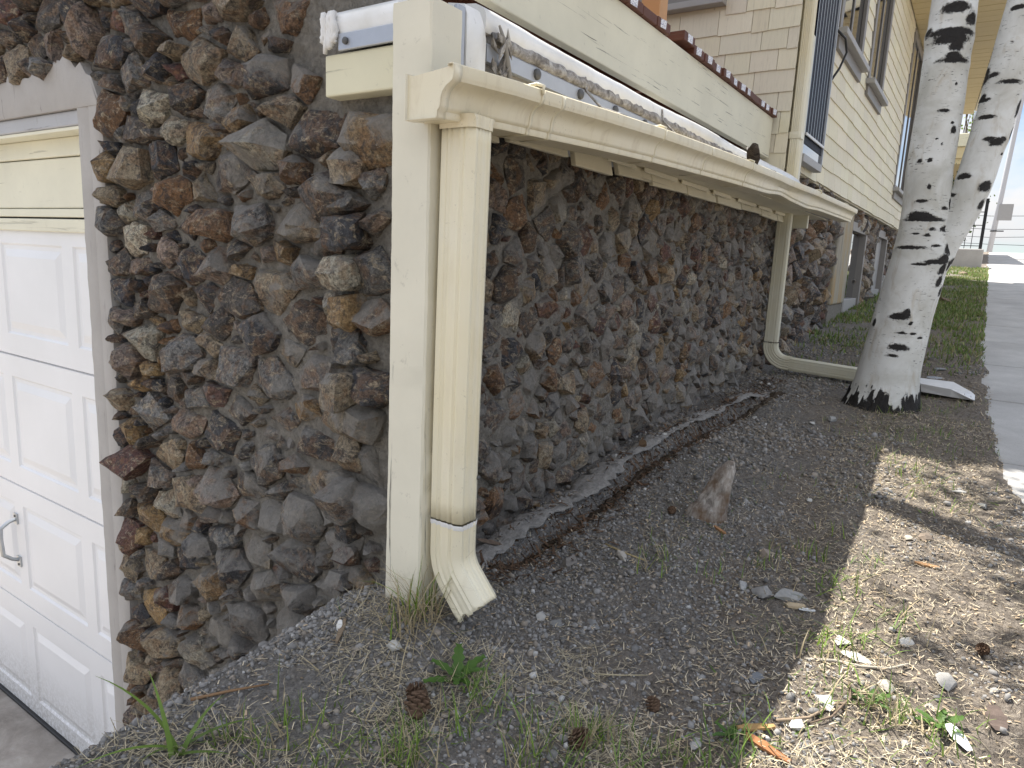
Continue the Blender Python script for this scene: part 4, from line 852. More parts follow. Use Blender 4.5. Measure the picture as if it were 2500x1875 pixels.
mbox('wall', (25.4, 34, 1.9, 8, .3, 3.3), MAT['tan'], nh, 0); mbox('soffit', (24.9, 34.4, 1.0, 8.4, 3.3, 3.45), MAT['tan'], nh, .01); mbox('fascia', (24.85, 34.5, .95, 8.5, 3.452, 3.78), MAT['tan'], nh, .02); mbox('roof', (24.8, 34.6, .9, 8.6, 3.783, 4.15), MAT['fascia'], nh, .02)
bush = thing('young_tree', 'thin bare twigs and pale green shoots beyond the house eave', 'tree', (30, 1.4, .6)); parts = []; r2 = random.Random(8)
for k in range(34):
    b0 = (30 + r2.uniform(-.5, .5), 1.4 + r2.uniform(-.9, .9), 2.5); e0 = (b0[0] + r2.uniform(-.8, .8), b0[1] + r2.uniform(-.6, .6), r2.uniform(5.5, 9.5)); m0 = tuple((p + q_) / 2 + r2.uniform(-.15, .15) for p, q_ in zip(b0, e0)); parts.append(tube([b0, m0, e0], [.016, .012, .006], 5))
mk('twigs', *join(parts + [tube([(30, 1.4, .5), (30, 1.4, 2.7)], [.09, .05], 7)]), MAT['rotten'], bush)
pp = np.array([30, .75, 4.6]) + nr.normal(0, 1, (900, 3)) * np.array([.4, .28, 1.2]); V, F, T = leaves(pp, .09, np.array([.14, .20, .05]) * nr.uniform(.7, 1.3, (900, 1))); fast('shoots', V, F, MAT['leaf'], bush, T, False)
shrub = thing('clipped_shrub', 'dark green shrub below the neighbouring eave', 'plant', (24.4, 1.5, .3)); pp = np.array([24.4, 1.5, 1.7]) + nr.normal(0, 1, (2500, 3)) * np.array([.35, .35, .62])
V, F, T = leaves(pp, .09, np.array([.05, .085, .025]) * nr.uniform(.5, 1.5, (2500, 1))); fast('foliage', V, F, MAT['leaf'], shrub, T, False); mk('stem', *tube([(24.4, 1.5, .2), (24.4, 1.5, 1.8)], [.05, .02], 6), MAT['rotten'], shrub)

# ------------------------------------------------------------------ gravel, litter and grass (uncountable cover)
t_ = (1 + 5 ** .5) / 2; ICO = np.array([(-1, t_, 0), (1, t_, 0), (-1, -t_, 0), (1, -t_, 0), (0, -1, t_), (0, 1, t_), (0, -1, -t_), (0, 1, -t_), (t_, 0, -1), (t_, 0, 1), (-t_, 0, -1), (-t_, 0, 1)]) / math.sqrt(1 + t_ * t_)
ICF = np.array([(0, 11, 5), (0, 5, 1), (0, 1, 7), (0, 7, 10), (0, 10, 11), (1, 5, 9), (5, 11, 4), (11, 10, 2), (10, 7, 6), (7, 1, 8), (3, 9, 4), (3, 4, 2), (3, 2, 6), (3, 6, 8), (3, 8, 9), (4, 9, 5), (2, 4, 11), (6, 2, 10), (8, 6, 7), (9, 8, 1)])
def rand_rot(n_):
    q = nr.normal(size=(n_, 4)); q /= np.linalg.norm(q, axis=1)[:, None]; w, x, y, z = q.T
    return np.stack([np.stack([1 - 2 * (y * y + z * z), 2 * (x * y - z * w), 2 * (x * z + y * w)], 1), np.stack([2 * (x * y + z * w), 1 - 2 * (x * x + z * z), 2 * (y * z - x * w)], 1), np.stack([2 * (x * z - y * w), 2 * (y * z + x * w), 1 - 2 * (x * x + y * y)], 1)], 1)
def pebbles(name, x, y, s, cols, sink=.25, flat=(.75, 1.0)):
    n_ = len(x); J = ICO[None] * (1 + nr.uniform(-.26, .2, (n_, 12, 1))); sc = np.stack([nr.uniform(.85, 1.25, n_), nr.uniform(.75, 1.05, n_), nr.uniform(.55, .9, n_)], 1)
    J = J * sc[:, None, :]; R = rand_rot(n_); J = np.einsum('nij,nkj->nki', R, J); J[:, :, 2] *= nr.uniform(*flat, n_)[:, None]; J = J * s[:, None, None]
    z = gz(x, y) + s * (nr.uniform(-.25, .5, n_)); V = J + np.stack([x, y, z], 1)[:, None, :]
    F = (ICF[None] + (np.arange(n_) * 12)[:, None, None]).reshape(-1, 3); T = np.repeat(np.hstack([cols, np.ones((n_, 1))]), 12, 0)
    return fast(name, V.reshape(-1, 3), F, MAT['pebble'], None, T, True)
def stone_cols(n_, warm=.2):
    b = nr.uniform(.12, .29, n_)[:, None] * np.array([1.03, 1.0, .965]); w = nr.random(n_) < warm; b[w] = nr.uniform(.14, .30, w.sum())[:, None] * np.array([1.12, .98, .82]); p = nr.random(n_) < .02; b[p] = nr.uniform(.36, .52, p.sum())[:, None] * np.array([1, .99, .96]); return b
def scatter(n_, x0, x1, y0, y1, dens):
    X = []; Y = []; need = n_
    while need > 0:
        x = nr.uniform(x0, x1, need * 3 + 50); y = nr.uniform(y0, y1, len(x)); k = nr.random(len(x)) < dens(x, y); x, y = x[k][:need], y[k][:need]; X.append(x); Y.append(y); need -= len(x)
    return np.concatenate(X), np.concatenate(Y)
def on_bank(x, y): return (y < np.where(x < 1.03, bank_edge(x) - .03, 1.10)) & (y > walk_edge(x) - .06)
def d_grav(x, y):
    c = np.clip(-.08 + 1.7 * (vnoise(x, y, 4.2, 3) - .32) + .5 * (vnoise(x, y, 16, 4) - .5) + .55 * np.clip((y - .30) / .5, -.6, 1) - .25 * np.clip((x - 2.2) / 1.2, 0, 1), .02, 1); return c * on_bank(x, y)
x, y = scatter(26000, .42, 2.6, -.3, 2.0, d_grav); s = np.exp(nr.normal(math.log(.0033), .45, len(x))).clip(.0015, .011); g1 = pebbles('gravel', x, y, s, stone_cols(len(x))); kind(g1, 'stuff', 'grey gravel strewn over the soil along the wall', 'gravel')
x, y = scatter(10500, 2.5, 6.5, -.25, 1.1, d_grav); s = np.exp(nr.normal(math.log(.0055), .4, len(x))).clip(.003, .018); g2 = pebbles('gravel', x, y, s, stone_cols(len(x), .35)); kind(g2, 'stuff', 'sparse small stones on the soil towards the aspen', 'gravel')
# loose grit heaped against the stones
x, y = scatter(5500, .8, 1.14, 1.0, 2.0, lambda a, b: on_bank(a, b) * (.25 + .75 * vnoise(a, b, 9, 8))); s = np.exp(nr.normal(math.log(.0045), .35, len(x))).clip(.002, .012); g3 = pebbles('gravel', x, y, s, stone_cols(len(x), .1)); kind(g3, 'stuff', 'grey grit lying on the steep bank below the stone corner', 'gravel')
def ribbons(name, bx, by, L, W, col, lean, bend, mat, seg=4, z0=None, tipw=.1, az=None):
    """grass blades / straws: curved tapering strips"""
    n_ = len(bx); a = nr.uniform(0, 2 * math.pi, n_) if az is None else az; d = np.stack([np.cos(a), np.sin(a), np.zeros(n_)], 1); sd = np.stack([-np.sin(a), np.cos(a), np.zeros(n_)], 1)
    z = gz(bx, by) if z0 is None else z0; base = np.stack([bx, by, z - .002], 1); V = np.zeros((n_, seg + 1, 2, 3)); p = base.copy(); th = lean.copy()
    for i in range(seg + 1):
        w = W * (1 - (1 - tipw) * (i / seg) ** 1.5) * .5; V[:, i, 0] = p - sd * w[:, None]; V[:, i, 1] = p + sd * w[:, None]
        st = (L / seg)[:, None]; p = p + st * (d * np.sin(th)[:, None] + np.array([0, 0, 1.]) * np.cos(th)[:, None]); th = th + bend / seg
    gmin = gz(V[..., 0].ravel(), V[..., 1].ravel()).reshape(V.shape[:-1]) + .003; V[..., 2] = np.maximum(V[..., 2], gmin)
    ix = (np.arange(n_) * (seg + 1) * 2)[:, None] + np.arange(seg)[None] * 2; F = np.stack([ix, ix + 1, ix + 3, ix + 2], 2).reshape(-1, 4)
    T = np.repeat(np.hstack([col, np.ones((n_, 1))]), (seg + 1) * 2, 0); return V.reshape(-1, 3), F, T
def merge(lst):
    V = []; F = []; T = []; k = 0
    for v, f, t in lst: V.append(v); F.append(f + k); T.append(t); k += len(v)
    return np.concatenate(V), np.concatenate(F), np.concatenate(T)
GREEN = np.array([.15, .23, .05]); STRAW = np.array([.42, .35, .22])
def tuft(cx, cy, n_, spread, L, W, dry=.2, lean=.5, bend=.9):
    k = n_; bx = cx + nr.normal(0, spread, k); by = cy + nr.normal(0, spread, k); Ls = L * nr.uniform(.45, 1.15, k); dr = nr.random(k) < dry
    col = GREEN * nr.uniform(.6, 1.45, (k, 1)) * np.array([1, 1, nr.uniform(.6, 1.2)]); col[dr] = STRAW * nr.uniform(.7, 1.2, (dr.sum(), 1))
    return ribbons('', bx, by, Ls, W * nr.uniform(.7, 1.2, k), col, np.abs(nr.normal(0, lean, k)), nr.uniform(.1, bend * 1.6, k), None)
TUFTS = [(0.71, 0.876), (0.68, 0.79), (0.746, 0.69), (0.801, 0.703), (0.835, 0.642), (0.935, 0.675), (0.864, 0.512), (0.948, 0.524), (0.991, 0.451), (0.985, 0.364), (1.018, 0.312), (0.905, 0.459), (0.743, 0.781), (0.65, 0.896), (0.609, 0.949), (0.754, 0.662), (0.922, 0.619), (1.737, 0.67), (1.718, 0.614), (1.636, 0.615), (1.737, 0.464), (1.85, 0.389), (1.948, 0.37), (2.005, 0.328), (1.986, 0.27), (2.172, 0.271)]
SUNT = [(3.057, 0.257), (2.931, 0.186), (2.83, 0.11), (2.742, 0.041), (2.57, -0.025), (3.32, 0.179), (3.544, 0.087), (3.323, 0.002), (1.858, 0.217), (1.847, 0.167), (2.035, 0.154), (1.665, 0.228), (1.547, 0.163), (1.622, 0.117), (1.719, 0.088), (1.298, 0.149), (1.328, 0.111), (1.375, 0.069), (1.365, 0.027), (1.363, -0.045), (1.17, 0.212), (1.083, 0.23), (3.843, 0.261), (4.095, 0.192), (3.971, 0.094)]
lst = []
for i, (a, b) in enumerate(TUFTS): lst.append(tuft(a, b, rng.randint(26, 60) if i < 17 else rng.randint(10, 20), rng.uniform(.014, .04), rng.uniform(.045, .085), .0028, .35))
for a, b in SUNT: lst.append(tuft(a, b, rng.randint(20, 48), rng.uniform(.03, .07) * (1 + .25 * (a > 2.4)), rng.uniform(.045, .085), .0032, .35, .8))
x, y = scatter(1500, .5, 4.6, -.3, 1.05, lambda a, b: on_bank(a, b) * np.clip(2.2 * (vnoise(a, b, 3.2, 21) - .42) - .4 * (b > .8), .0, 1)); k = len(x)
lst.append(ribbons('', x, y, nr.uniform(.012, .05, k), nr.uniform(.0014, .0028, k), np.where((nr.random(k) < .5)[:, None], GREEN, STRAW) * nr.uniform(.6, 1.3, (k, 1)), np.abs(nr.normal(.5, .45, k)), nr.uniform(.1, 1.2, k), None))
gr = fast('grass', *merge(lst)[:2], MAT['blade'], None, merge(lst)[2], False); kind(gr, 'stuff', 'thin green and straw coloured grass on the dirt', 'grass')
# lawn strip farther along between house and sidewalk
x, y = scatter(20000, 4.9, 20.5, -.08, 1.15, lambda a, b: np.clip((a - 4.7) / 2.2, 0, 1) * np.clip(.16 + 1.7 * (vnoise(a, b, 2.1, 5) * .6 + vnoise(a, b, 6.3, 8) * .4 - .32), .0, 1) * np.clip(9 / a, .3, 1)); k = len(x)
V, F, T = ribbons('', x, y, nr.uniform(.018, .055, k) * (1 + .02 * x), nr.uniform(.004, .008, k) * (1 + .10 * x), np.where((nr.random(k) < .25)[:, None], np.array([.30, .27, .13]), np.array([.15, .215, .055])) * nr.uniform(.6, 1.4, (k, 1)), np.abs(nr.normal(.1, .5, k)), nr.uniform(.1, 1.0, k), None, 3); lawn = fast('lawn', V, F, MAT['blade'], None, T, False); kind(lawn, 'stuff', 'green lawn strip between house and sidewalk', 'grass')
# dry litter: needles, straw, bark crumbs lying flat
def flat_litter(n_, dens, Lr, Wr, cols, x0=.5, x1=3.9):
    x, y = scatter(n_, x0, x1, -.55, 1.08, dens); k = len(x); a = nr.uniform(0, 6.28, k); L = nr.uniform(*Lr, k); W = nr.uniform(*Wr, k); return ribbons('', x, y, L, W, cols(k), np.full(k, 1.45) - np.abs(nr.normal(0, .12, k)), nr.normal(0, .5, k), None, 3, gz(x, y) + nr.uniform(.003, .009, k), .6, a)
sunny = lambda a, b: on_bank(a, b) * np.clip(np.where(b < .42, .95, .28) * (.35 + .9 * vnoise(a, b, 6, 31)), 0, 1)
lst = [flat_litter(19000, sunny, (.006, .024), (.0008, .0021), lambda k: np.array([.50, .43, .31]) * nr.uniform(.4, 1.4, (k, 1))), flat_litter(5000, lambda a, b: on_bank(a, b) * (.2 + .8 * vnoise(a, b, 4, 12)), (.012, .04), (.002, .006), lambda k: np.array([.30, .25, .18]) * nr.uniform(.3, 1.6, (k, 1)), 3.4, 7.5), flat_litter(8000, sunny, (.004, .012), (.002, .0055), lambda k: np.array([.36, .28, .19]) * nr.uniform(.35, 1.5, (k, 1))),
       flat_litter(2200, lambda a, b: on_bank(a, b) * np.clip(np.exp(-((b - .93) / .07) ** 2) * (a > 1.3), 0, 1), (.01, .04), (.003, .009), lambda k: np.array([.11, .07, .045]) * nr.uniform(.4, 1.5, (k, 1)), 1.3, 4.2)]
lst.append(flat_litter(7000, lambda a, b: on_bank(a, b) * np.clip(2.4 * (vnoise(a, b, 7, 77) - .40), 0, 1), (.012, .05), (.0007, .0016), lambda k: np.array([.46, .40, .28]) * nr.uniform(.4, 1.3, (k, 1)), .45, 1.3))
li = fast('dry_litter', *merge(lst)[:2], MAT['litter'], None, merge(lst)[2], False); kind(li, 'stuff', 'dry needles and bark crumbs scattered on the soil', 'litter')
# tuft of long dry straw with green blades at the foot of the post
lst = [tuft(1.005, .868, 70, .022, .17, .0022, 1.0, .8, 1.5), tuft(.975, .855, 45, .02, .19, .0022, 1.0, 1.0, 1.3), tuft(.99, .875, 20, .022, .15, .0035, .1, .35, .8), tuft(1.04, .855, 14, .02, .13, .003, .3, .35, .8)]
m_ = merge(lst); pt = fast('grass_tuft', m_[0], m_[1], MAT['blade'], None, m_[2], False); tag(pt, 'tuft of long straw and green grass at the foot of the wooden post', 'grass tuft')
# broad-bladed grass clump at the edge of the bank, lower left
bl = []; r2 = random.Random(5)
for L, az_, le, be in ((.20, 2.2, .35, .9), (.17, 2.9, .9, .9), (.16, 1.6, .15, .5), (.15, -.6, 1.0, .8), (.13, .3, .7, 1.1), (.14, 3.6, .5, 1.0), (.10, 5.2, .5, .8), (.12, -1.2, 1.1, .5)):
    bl.append(ribbons('', np.array([.555 + r2.uniform(-.012, .012)]), np.array([.985 + r2.uniform(-.012, .012)]), np.array([L * .95]), np.array([.010]), GREEN[None] * r2.uniform(.7, 1.2), np.array([le]), np.array([be]), None, 8, None, .05, np.array([az_])))
m_ = merge(bl); bg = fast('broad_grass', m_[0], m_[1], MAT['blade'], None, m_[2], False); tag(bg, 'clump of broad green grass blades at the lower left bank edge', 'plant')
# dandelion rosettes
def dandelion(cx, cy, n_, L, label):
    VV = []; FF = []; k0 = 0; r = random.Random(int(cx * 999))
    for i in range(n_):
        a = i * 6.283 / n_ + r.uniform(-.3, .3); d = np.array([math.cos(a), math.sin(a), 0]); s = np.array([-d[1], d[0], 0]); l = L * r.uniform(.7, 1.15); up = r.uniform(.35, 1.2); m = 9; base = np.array([cx, cy, gzs(cx, cy)])
        for j in range(m + 1):
            t = j / m; w = l * .17 * (math.sin(min(1, t * 1.15) * math.pi * .85) ** .8 + .12) * (1 if j % 2 else .62); p = base + d * l * t * math.cos(up * (1 - t * .6)) + np.array([0, 0, l * t * math.sin(up * (1 - t * .5)) + .002])
            VV += [p - s * w, p + np.array([0, 0, -.003]), p + s * w]
            if j < m: q = k0 + j * 3; FF += [(q, q + 1, q + 4, q + 3), (q + 1, q + 2, q + 5, q + 4)]
        k0 += (m + 1) * 3
    o = mk('dandelion', VV, FF, MAT['blade'], None, True, None, np.array([.075, .15, .03]), at=(cx, cy, gzs(cx, cy))); tag(o, label, 'plant')
dandelion(.945, .715, 7, .062, 'dandelion rosette with toothed leaves right of the post foot')
dandelion(1.387, -.043, 6, .05, 'small dandelion rosette in the sunlit dirt at lower right'); dandelion(1.387, .071, 6, .045, 'small dandelion rosette in the sun beside the pale stone'); dandelion(1.13, .26, 5, .04, 'tiny dandelion rosette at the lower shadow edge')
# larger single rocks
def rock(cx, cy, sx_, sy_, sz_, col, label, rot=0, sink=.3, seed=None, name='rock', cat='rock', jag=.22):
    r = random.Random(seed if seed is not None else int(cx * 7919 + cy * 104729)); bm = bmesh.new()
    for i in range(16):
        v = Vector((r.gauss(0, 1), r.gauss(0, 1), r.gauss(0, 1))).normalized() * r.uniform(1 - jag, 1 + jag * .3); bm.verts.new((v.x * sx_, v.y * sy_, v.z * sz_))
    res = bmesh.ops.convex_hull(bm, input=bm.verts[:]); bmesh.ops.delete(bm, geom=list({g for g in res['geom_interior'] + res['geom_unused'] if isinstance(g, bmesh.types.BMVert)}), context='VERTS')
    bmesh.ops.triangulate(bm, faces=bm.faces[:]); bmesh.ops.subdivide_edges(bm, edges=bm.edges[:], cuts=2, use_grid_fill=True); bmesh.ops.triangulate(bm, faces=bm.faces[:]); bm.normal_update()
    for v in bm.verts: v.co += v.normal * mnoise.noise(v.co * 60 + Vector((cx * 9, cy * 9, 0))) * .12 * min(sx_, sy_, sz_ * 2)
    z = gzs(cx, cy) + sz_ * (1 - 2 * sink); cr, sr = math.cos(rot), math.sin(rot); V = [(cx + cr * v.co.x - sr * v.co.y, cy + sr * v.co.x + cr * v.co.y, z + v.co.z) for v in bm.verts]; bm.verts.index_update(); F = [tuple(w.index for w in f.verts) for f in bm.faces]; bm.free()
    o = mk(name, V, F, MAT['rock'], None, True, 30, np.array(col), at=(cx, cy, gzs(cx, cy))); return tag(o, label, cat)
W_ = (.44, .43, .40); G_ = (.22, .22, .215); B_ = (.26, .21, .165)
rock(.925, .858, .020, .016, .010, W_, 'flat pale stone left of the straw tuft at the post foot')
rock(1.563, .82, .040, .026, .014, (.22, .205, .19), 'flat grey brown stone right of the torn elbow', .5)
rock(1.65, .704, .030, .014, .013, (.40, .37, .33), 'long pale stone in the gravel between elbow and wooden stake', 1.0)
rock(1.255, .721, .017, .014, .012, (.36, .35, .33), 'angular pale stone in the gravel below the torn elbow')
rock(1.264, .684, .022, .018, .006, G_, 'thin grey flake lying in the gravel right of the angular pale stone')
rock(1.32, .62, .030, .014, .006, G_, 'long grey flake in the gravel at the middle bottom', .8)
rock(1.708, .29, .050, .028, .014, (.30, .295, .28), 'broken grey concrete lump in the shade at the shadow edge', 2.5); rock(1.70, .345, .034, .03, .014, (.27, .262, .25), 'squarish concrete lump left of the broken one at the shadow edge')
rock(1.712, .40, .022, .020, .014, (.36, .36, .355), 'speckled grey lump of mortar left of the concrete pieces')
rock(1.911, .396, .022, .020, .018, (.27, .225, .19), 'rounded brown stone beyond the concrete lumps in shade')
rock(1.565, .112, .045, .020, .007, (.60, .57, .50), 'upright pale shard in the sunlit dirt', 1.2); rock(1.61, .15, .030, .02, .008, (.50, .47, .42), 'pale shard leaning behind the upright shard')
rock(1.657, .030, .022, .018, .013, W_, 'white stone right of the pale shards in the sun'); rock(1.571, -.05, .034, .022, .013, (.34, .33, .31), 'grey stone at the right edge of the sunlit dirt')
rock(1.331, .137, .036, .020, .008, (.50, .49, .45), 'pale flat stone among dandelions in the sunlit dirt', .4); rock(1.323, .262, .022, .016, .010, (.17, .18, .195), 'dark blue grey pebble at the shadow edge')
rock(2.619, .98, .028, .018, .010, (.56, .55, .50), 'white chip lying at the end of the trench by the wall'); rock(2.30, 1.04, .010, .006, .018, W_, 'tiny white splinter standing at the wall base')
rock(2.391, .379, .018, .012, .008, W_, 'small white stone left of the sunlit corner'); rock(2.289, .036, .026, .022, .013, B_, 'brown stone in the sun right of the shadow corner'); rock(2.25, .075, .026, .014, .010, (.42, .37, .30), 'tan stone beside the brown stone in the sun')
rock(2.736, -.03, .045, .012, .008, W_, 'long white flake near the sidewalk edge', 2.2); rock(2.66, -.10, .026, .020, .012, G_, 'grey stone near the sidewalk edge')
rock(3.46, .494, .035, .022, .016, (.32, .32, .31), 'grey stone in the shade in front of the aspen'); rock(3.35, .56, .022, .016, .010, W_, 'white chip in the shade in front of the aspen'); rock(3.30, .80, .02, .014, .008, W_, 'white fleck in the shade near the far trench')
rock(4.95, .167, .10, .05, .014, (.30, .31, .32), 'flat slate slab beyond the splash flap', 2.8); rock(5.3, .15, .07, .04, .012, (.30, .31, .32), 'smaller flat slab farther beyond the splash flap', 2.8)
rock(10.3, .35, .16, .12, .05, (.17, .12, .085), 'dark brown stump stone on the lawn'); rock(17.5, .35, .18, .12, .05, (.20, .15, .11), 'small brown rock far along the lawn')
rock(1.075, .30, .018, .012, .008, (.34, .33, .31), 'grey stone at the bottom of the shadow edge'); rock(1.24, .17, .022, .015, .010, (.45, .44, .41), 'pale stone at the lower sunlit edge'); rock(1.47, .05, .024, .018, .010, (.36, .34, .31), 'grey stone in the lower sunlit dirt')
# flat chips of wood, bark and paper
def chip(cx, cy, L, W, col, label, rot, name='wood_chip', cat='wood chip', th=.005, lift=.006, tilt=.1, mat=None):
    r = random.Random(int(cx * 3331)); m = 7; top = []; bot = []; z = gzs(cx, cy) + lift
    for j in range(m + 1):
        t = j / m - .5; w = W * .5 * (1 - .55 * abs(2 * t) ** 2.2) * r.uniform(.8, 1.1)
        for s in (-1, 1):
            lx, ly = t * L, s * w; X = cx + math.cos(rot) * lx - math.sin(rot) * ly; Y = cy + math.sin(rot) * lx + math.cos(rot) * ly; top.append((X, Y, z + th / 2 + tilt * lx + r.uniform(-.001, .001))); bot.append((X, Y, z - th / 2 + tilt * lx))
    k = len(top); V = top + bot; F = []
    for j in range(m): a = 2 * j; F += [(a, a + 2, a + 3, a + 1), (k + a, k + a + 1, k + a + 3, k + a + 2), (a, k + a, k + a + 2, a + 2), (a + 1, a + 3, k + a + 3, k + a + 1)]
    F += [(0, 1, k + 1, k), (2 * m, k + 2 * m, k + 2 * m + 1, 2 * m + 1)]
    o = mk(name, V, F, mat or MAT['litter'], None, tint=np.array(col), at=(cx, cy, gzs(cx, cy))); return tag(o, label, cat)
chip(.905, .985, .075, .012, (.22, .17, .12), 'broken stick with white torn end below the stone corner', .6, 'broken_stick', 'stick'); chip(.915, 1.00, .03, .012, (.70, .69, .66), 'white torn splinter left of the post foot', .7)
chip(1.175, .225, .075, .016, (.40, .25, .11), 'yellow brown wood splinter at the lower shadow edge', 2.4); chip(1.13, .195, .08, .018, (.30, .14, .065), 'red brown bark strip at the bottom of the sunlit dirt', 1.4, 'bark_strip', 'bark')
chip(1.37, -.075, .05, .028, (.72, .73, .74), 'white paper scrap at the right of the sunlit dirt', .8, 'paper_scrap', 'paper', .001, .008, .3); chip(1.68, .24, .04, .01, (.70, .71, .73), 'thin white plastic sliver at the shadow edge', 2.2, 'plastic_sliver', 'plastic', .003); chip(1.675, .265, .05, .022, (.45, .36, .24), 'tan bark piece beside the white sliver at the shadow edge', 2.4, 'bark_strip', 'bark')
chip(1.46, -.13, .045, .035, (.13, .10, .085), 'curled dead leaf at the right edge of the sunlit dirt', .3, 'dead_leaf', 'leaf', .001, .012, .5); chip(2.10, .02, .06, .02, (.38, .22, .11), 'orange bark flake in the sun near the sidewalk', 1.9, 'bark_strip', 'bark'); chip(2.0, .55, .05, .012, (.33, .18, .09), 'small orange bark flake beyond the wooden stake', 1.0, 'bark_strip', 'bark')
chip(2.45, 1.0, .05, .03, (.13, .085, .05), 'curled brown leaf in the trench by the wall', .4, 'dead_leaf', 'leaf', .001, .012, .4); chip(1.47, 1.02, .07, .035, (.16, .12, .09), 'dead leaf lying beside the elbow at the wall base', 2.6, 'dead_leaf', 'leaf', .001, .014, .3)
def stick(pts, r_, label, col=(.26, .20, .14)):
    P = [(a, b, gzs(a, b) + r_ * 1.2 + h) for a, b, h in pts]; o = mk('twig', *tube(P, [r_ * k for k in np.linspace(1, .55, len(P))], 6), MAT['litter'], None, True, None, np.array(col), at=P[0]); tag(o, label, 'twig')
stick([(1.46, .20, 0), (1.50, .15, .004), (1.52, .10, .002), (1.545, .05, .003), (1.58, .02, .004)], .0036, 'curved grey twig below the upright shard in the sun', (.42, .38, .31))
stick([(1.70, .78, .002), (1.68, .72, .004), (1.67, .65, .002)], .003, 'straight straw coloured twig in the gravel left of the stake', (.40, .32, .17)); stick([(.63, 1.07, .004), (.68, 1.03, .006), (.735, .99, .004)], .0032, 'brown twig on the bank under the stone corner', (.24, .15, .085))
stick([(1.22, .20, .003), (1.27, .155, .004), (1.33, .12, .003), (1.37, .06, .004)], .0032, 'thin brown twig across the lower sunlit dirt', (.27, .21, .15)); stick([(1.14, .53, .003), (1.16, .48, .005), (1.20, .44, .003)], .0016, 'pale straw stem in the gravel at bottom middle', (.42, .36, .24)); stick([(1.42, .11, .003), (1.36, .10, .004), (1.29, .12, .003), (1.26, .15, .004)], .0028, 'short brown twig beside the dandelions', (.20, .15, .11))
# pine cones: overlapping scales on a core
def cone(cx, cy, R, label, tilt, k_=1.0, open_=.5):
    parts = []; ax = Vector((math.cos(tilt), math.sin(tilt), .55)).normalized(); q = ax.to_track_quat('Z', 'Y'); z0 = gzs(cx, cy) + R * .75; L = R * 2.1 * k_
    cv, cf = tube([(0, 0, -L * .42), (0, 0, 0), (0, 0, L * .42)], [R * .35, R * .45, R * .15], 8); parts.append((cv, cf)); r = random.Random(int(cx * 500))
    for i in range(46):
        t = i / 45; a = i * 2.39996; rr = R * (math.sin(math.pi * (.12 + .82 * t)) ** .7); z = L * (-.42 + .84 * t); d = np.array([math.cos(a), math.sin(a), 0]); s = np.array([-d[1], d[0], 0]); w = R * .34; up = np.array([0, 0, 1.])
        b_ = d * R * .25 + up * (z - R * .12); tip = d * rr + up * (z + R * open_ * .5); parts.append(([b_ - s * w * .3, b_ + s * w * .3, tip + s * w - d * R * .12, tip + d * R * .06, tip - s * w - d * R * .12, tip - up * R * .13], [(0, 1, 2, 3, 4), (0, 4, 5), (4, 3, 5), (3, 2, 5), (2, 1, 5), (1, 0, 5)]))
    V, F = join(parts); V = [tuple(q @ Vector(v) + Vector((cx, cy, z0))) for v in V]; o = mk('pine_cone', V, F, MAT['cone'], None, at=(cx, cy, gzs(cx, cy))); tag(o, label, 'pine cone')
cone(.845, .726, .024, 'large weathered pine cone below the post at bottom', .5); cone(.868, .745, .020, 'smaller weathered pine cone behind the large one at bottom', 2.0); cone(1.123, .396, .014, 'dark round pine cone in the shaded dirt at lower right', 1.0); cone(1.714, -.109, .014, 'red brown pine cone in the sun near the sidewalk', 2.4); cone(2.041, .718, .014, 'small red brown pine cone left of the wooden stake', .2); cone(.955, .461, .022, 'black crumbling pine cone in the grass at bottom middle', 1.5, .7, .2)
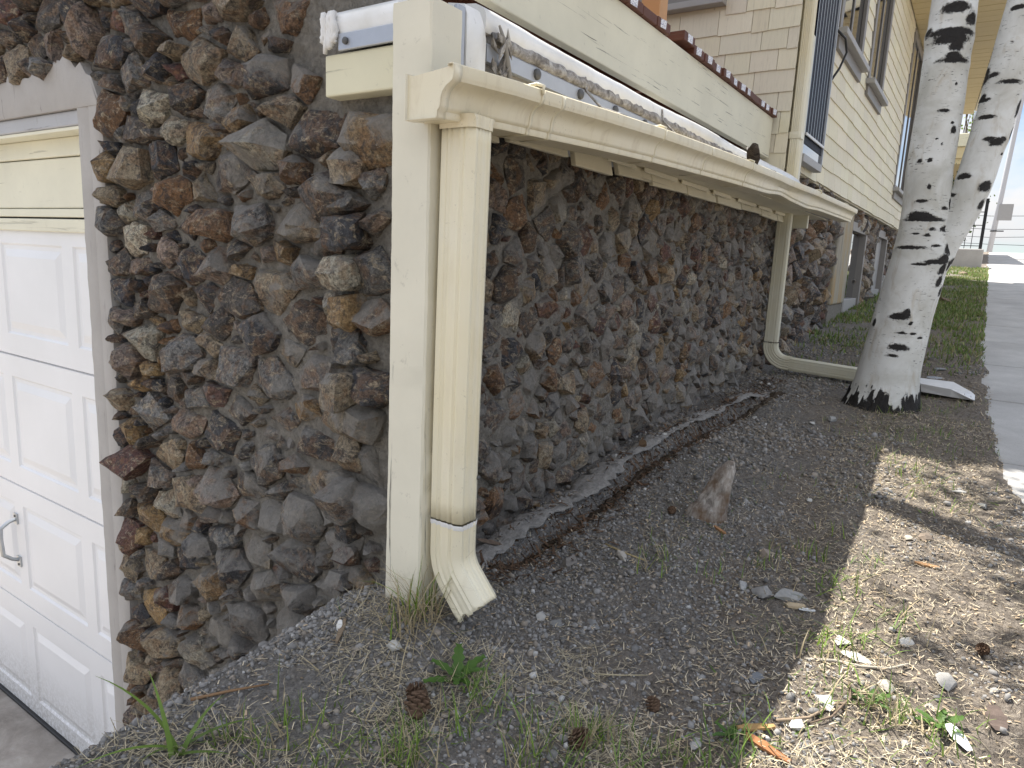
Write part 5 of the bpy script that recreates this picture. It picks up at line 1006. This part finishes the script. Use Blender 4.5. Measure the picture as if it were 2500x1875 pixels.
# weathered wooden stake
sv = []; sf = []; r2 = random.Random(6); cx, cy = 2.06, .625; zb = gzs(cx, cy); m = 12; nz = 14
for i in range(nz + 1):
    t = i / nz; z = zb - .03 + .205 * t; w = (.048 * (1 - t) ** .55 + .016) * (1 - .25 * (t > .9)); ox = .055 * t; oy = -.035 * t - .02 * t * t
    for k in range(m):
        a = 2 * math.pi * k / m; rr = w * (1 + .16 * math.sin(3 * a + i * .25) + r2.uniform(-.05, .05)) * (.72 if math.cos(a - 1.9) > .6 and t > .35 else 1); sv.append((cx + ox + rr * .62 * math.cos(a), cy + oy + rr * math.sin(a), z))
for i in range(nz):
    for k in range(m): sf.append((i * m + k, i * m + (k + 1) % m, (i + 1) * m + (k + 1) % m, (i + 1) * m + k))
sf.append(tuple(range(nz * m, nz * m + m))); st = mk('wooden_stake', sv, sf, MAT['wood_grey'], None, True, 45, at=(cx, cy, zb)); tag(st, 'weathered grey wooden stub sticking out of the gravel', 'stake')
# rotten landscaping timber along the wall, sunk in the soil
tv = []; tf = []; r2 = random.Random(4); xs_ = np.arange(1.38, 3.95, .03); m = 8
for x in xs_:
    yc = .985 - .012 * (x - 1.5) - .055 * max(0, x - 2.4) - .035; z = gzs(x, yc) - .012
    for k in range(m):
        a = 2 * math.pi * k / m; rr = .036 * (1 + r2.uniform(-.35, .3)); tv.append((x, yc + rr * math.cos(a), z + rr * .75 * math.sin(a)))
for i in range(len(xs_) - 1):
    for k in range(m): tf.append((i * m + k, i * m + (k + 1) % m, (i + 1) * m + (k + 1) % m, (i + 1) * m + k))
tb = mk('rotten_timber', tv, tf, MAT['rotten'], None, True, 30, at=(2.6, .95, gzs(2.6, .95))); tag(tb, 'rotten landscaping timber sunk in the soil along the stone wall', 'timber')

# low cement ledge between the rotten timber and the wall
lv = []; lf = []; r2 = random.Random(14); xs_ = np.arange(1.30, 3.95, .025); m = 7
for x in xs_:
    yc = .985 - .012 * (x - 1.5) - .055 * max(0, x - 2.4) + .032; z = gzs(x, yc) - .006; nv = float(vnoise(np.array([x]), np.array([0.5]), 6, 4)[0]); w = .036 * r2.uniform(.6, 1.3) * (.55 + .9 * nv)
    for k in range(m): a = math.pi * (k / (m - 1)) * 1.1 - .15; lv.append((x, yc + w * math.cos(a) * r2.uniform(.9, 1.1), z + .017 * nv * math.sin(a) * r2.uniform(.3, 1.4)))
for i in range(len(xs_) - 1):
    for k in range(m - 1): lf.append((i * m + k, i * m + k + 1, (i + 1) * m + k + 1, (i + 1) * m + k))
lg = mk('cement_ledge', lv, lf, MAT['ledge'], None, True, at=(2.6, 1.0, gzs(2.6, 1.0))); tag(lg, 'low pale cement ledge running along the foot of the stone wall', 'ledge')
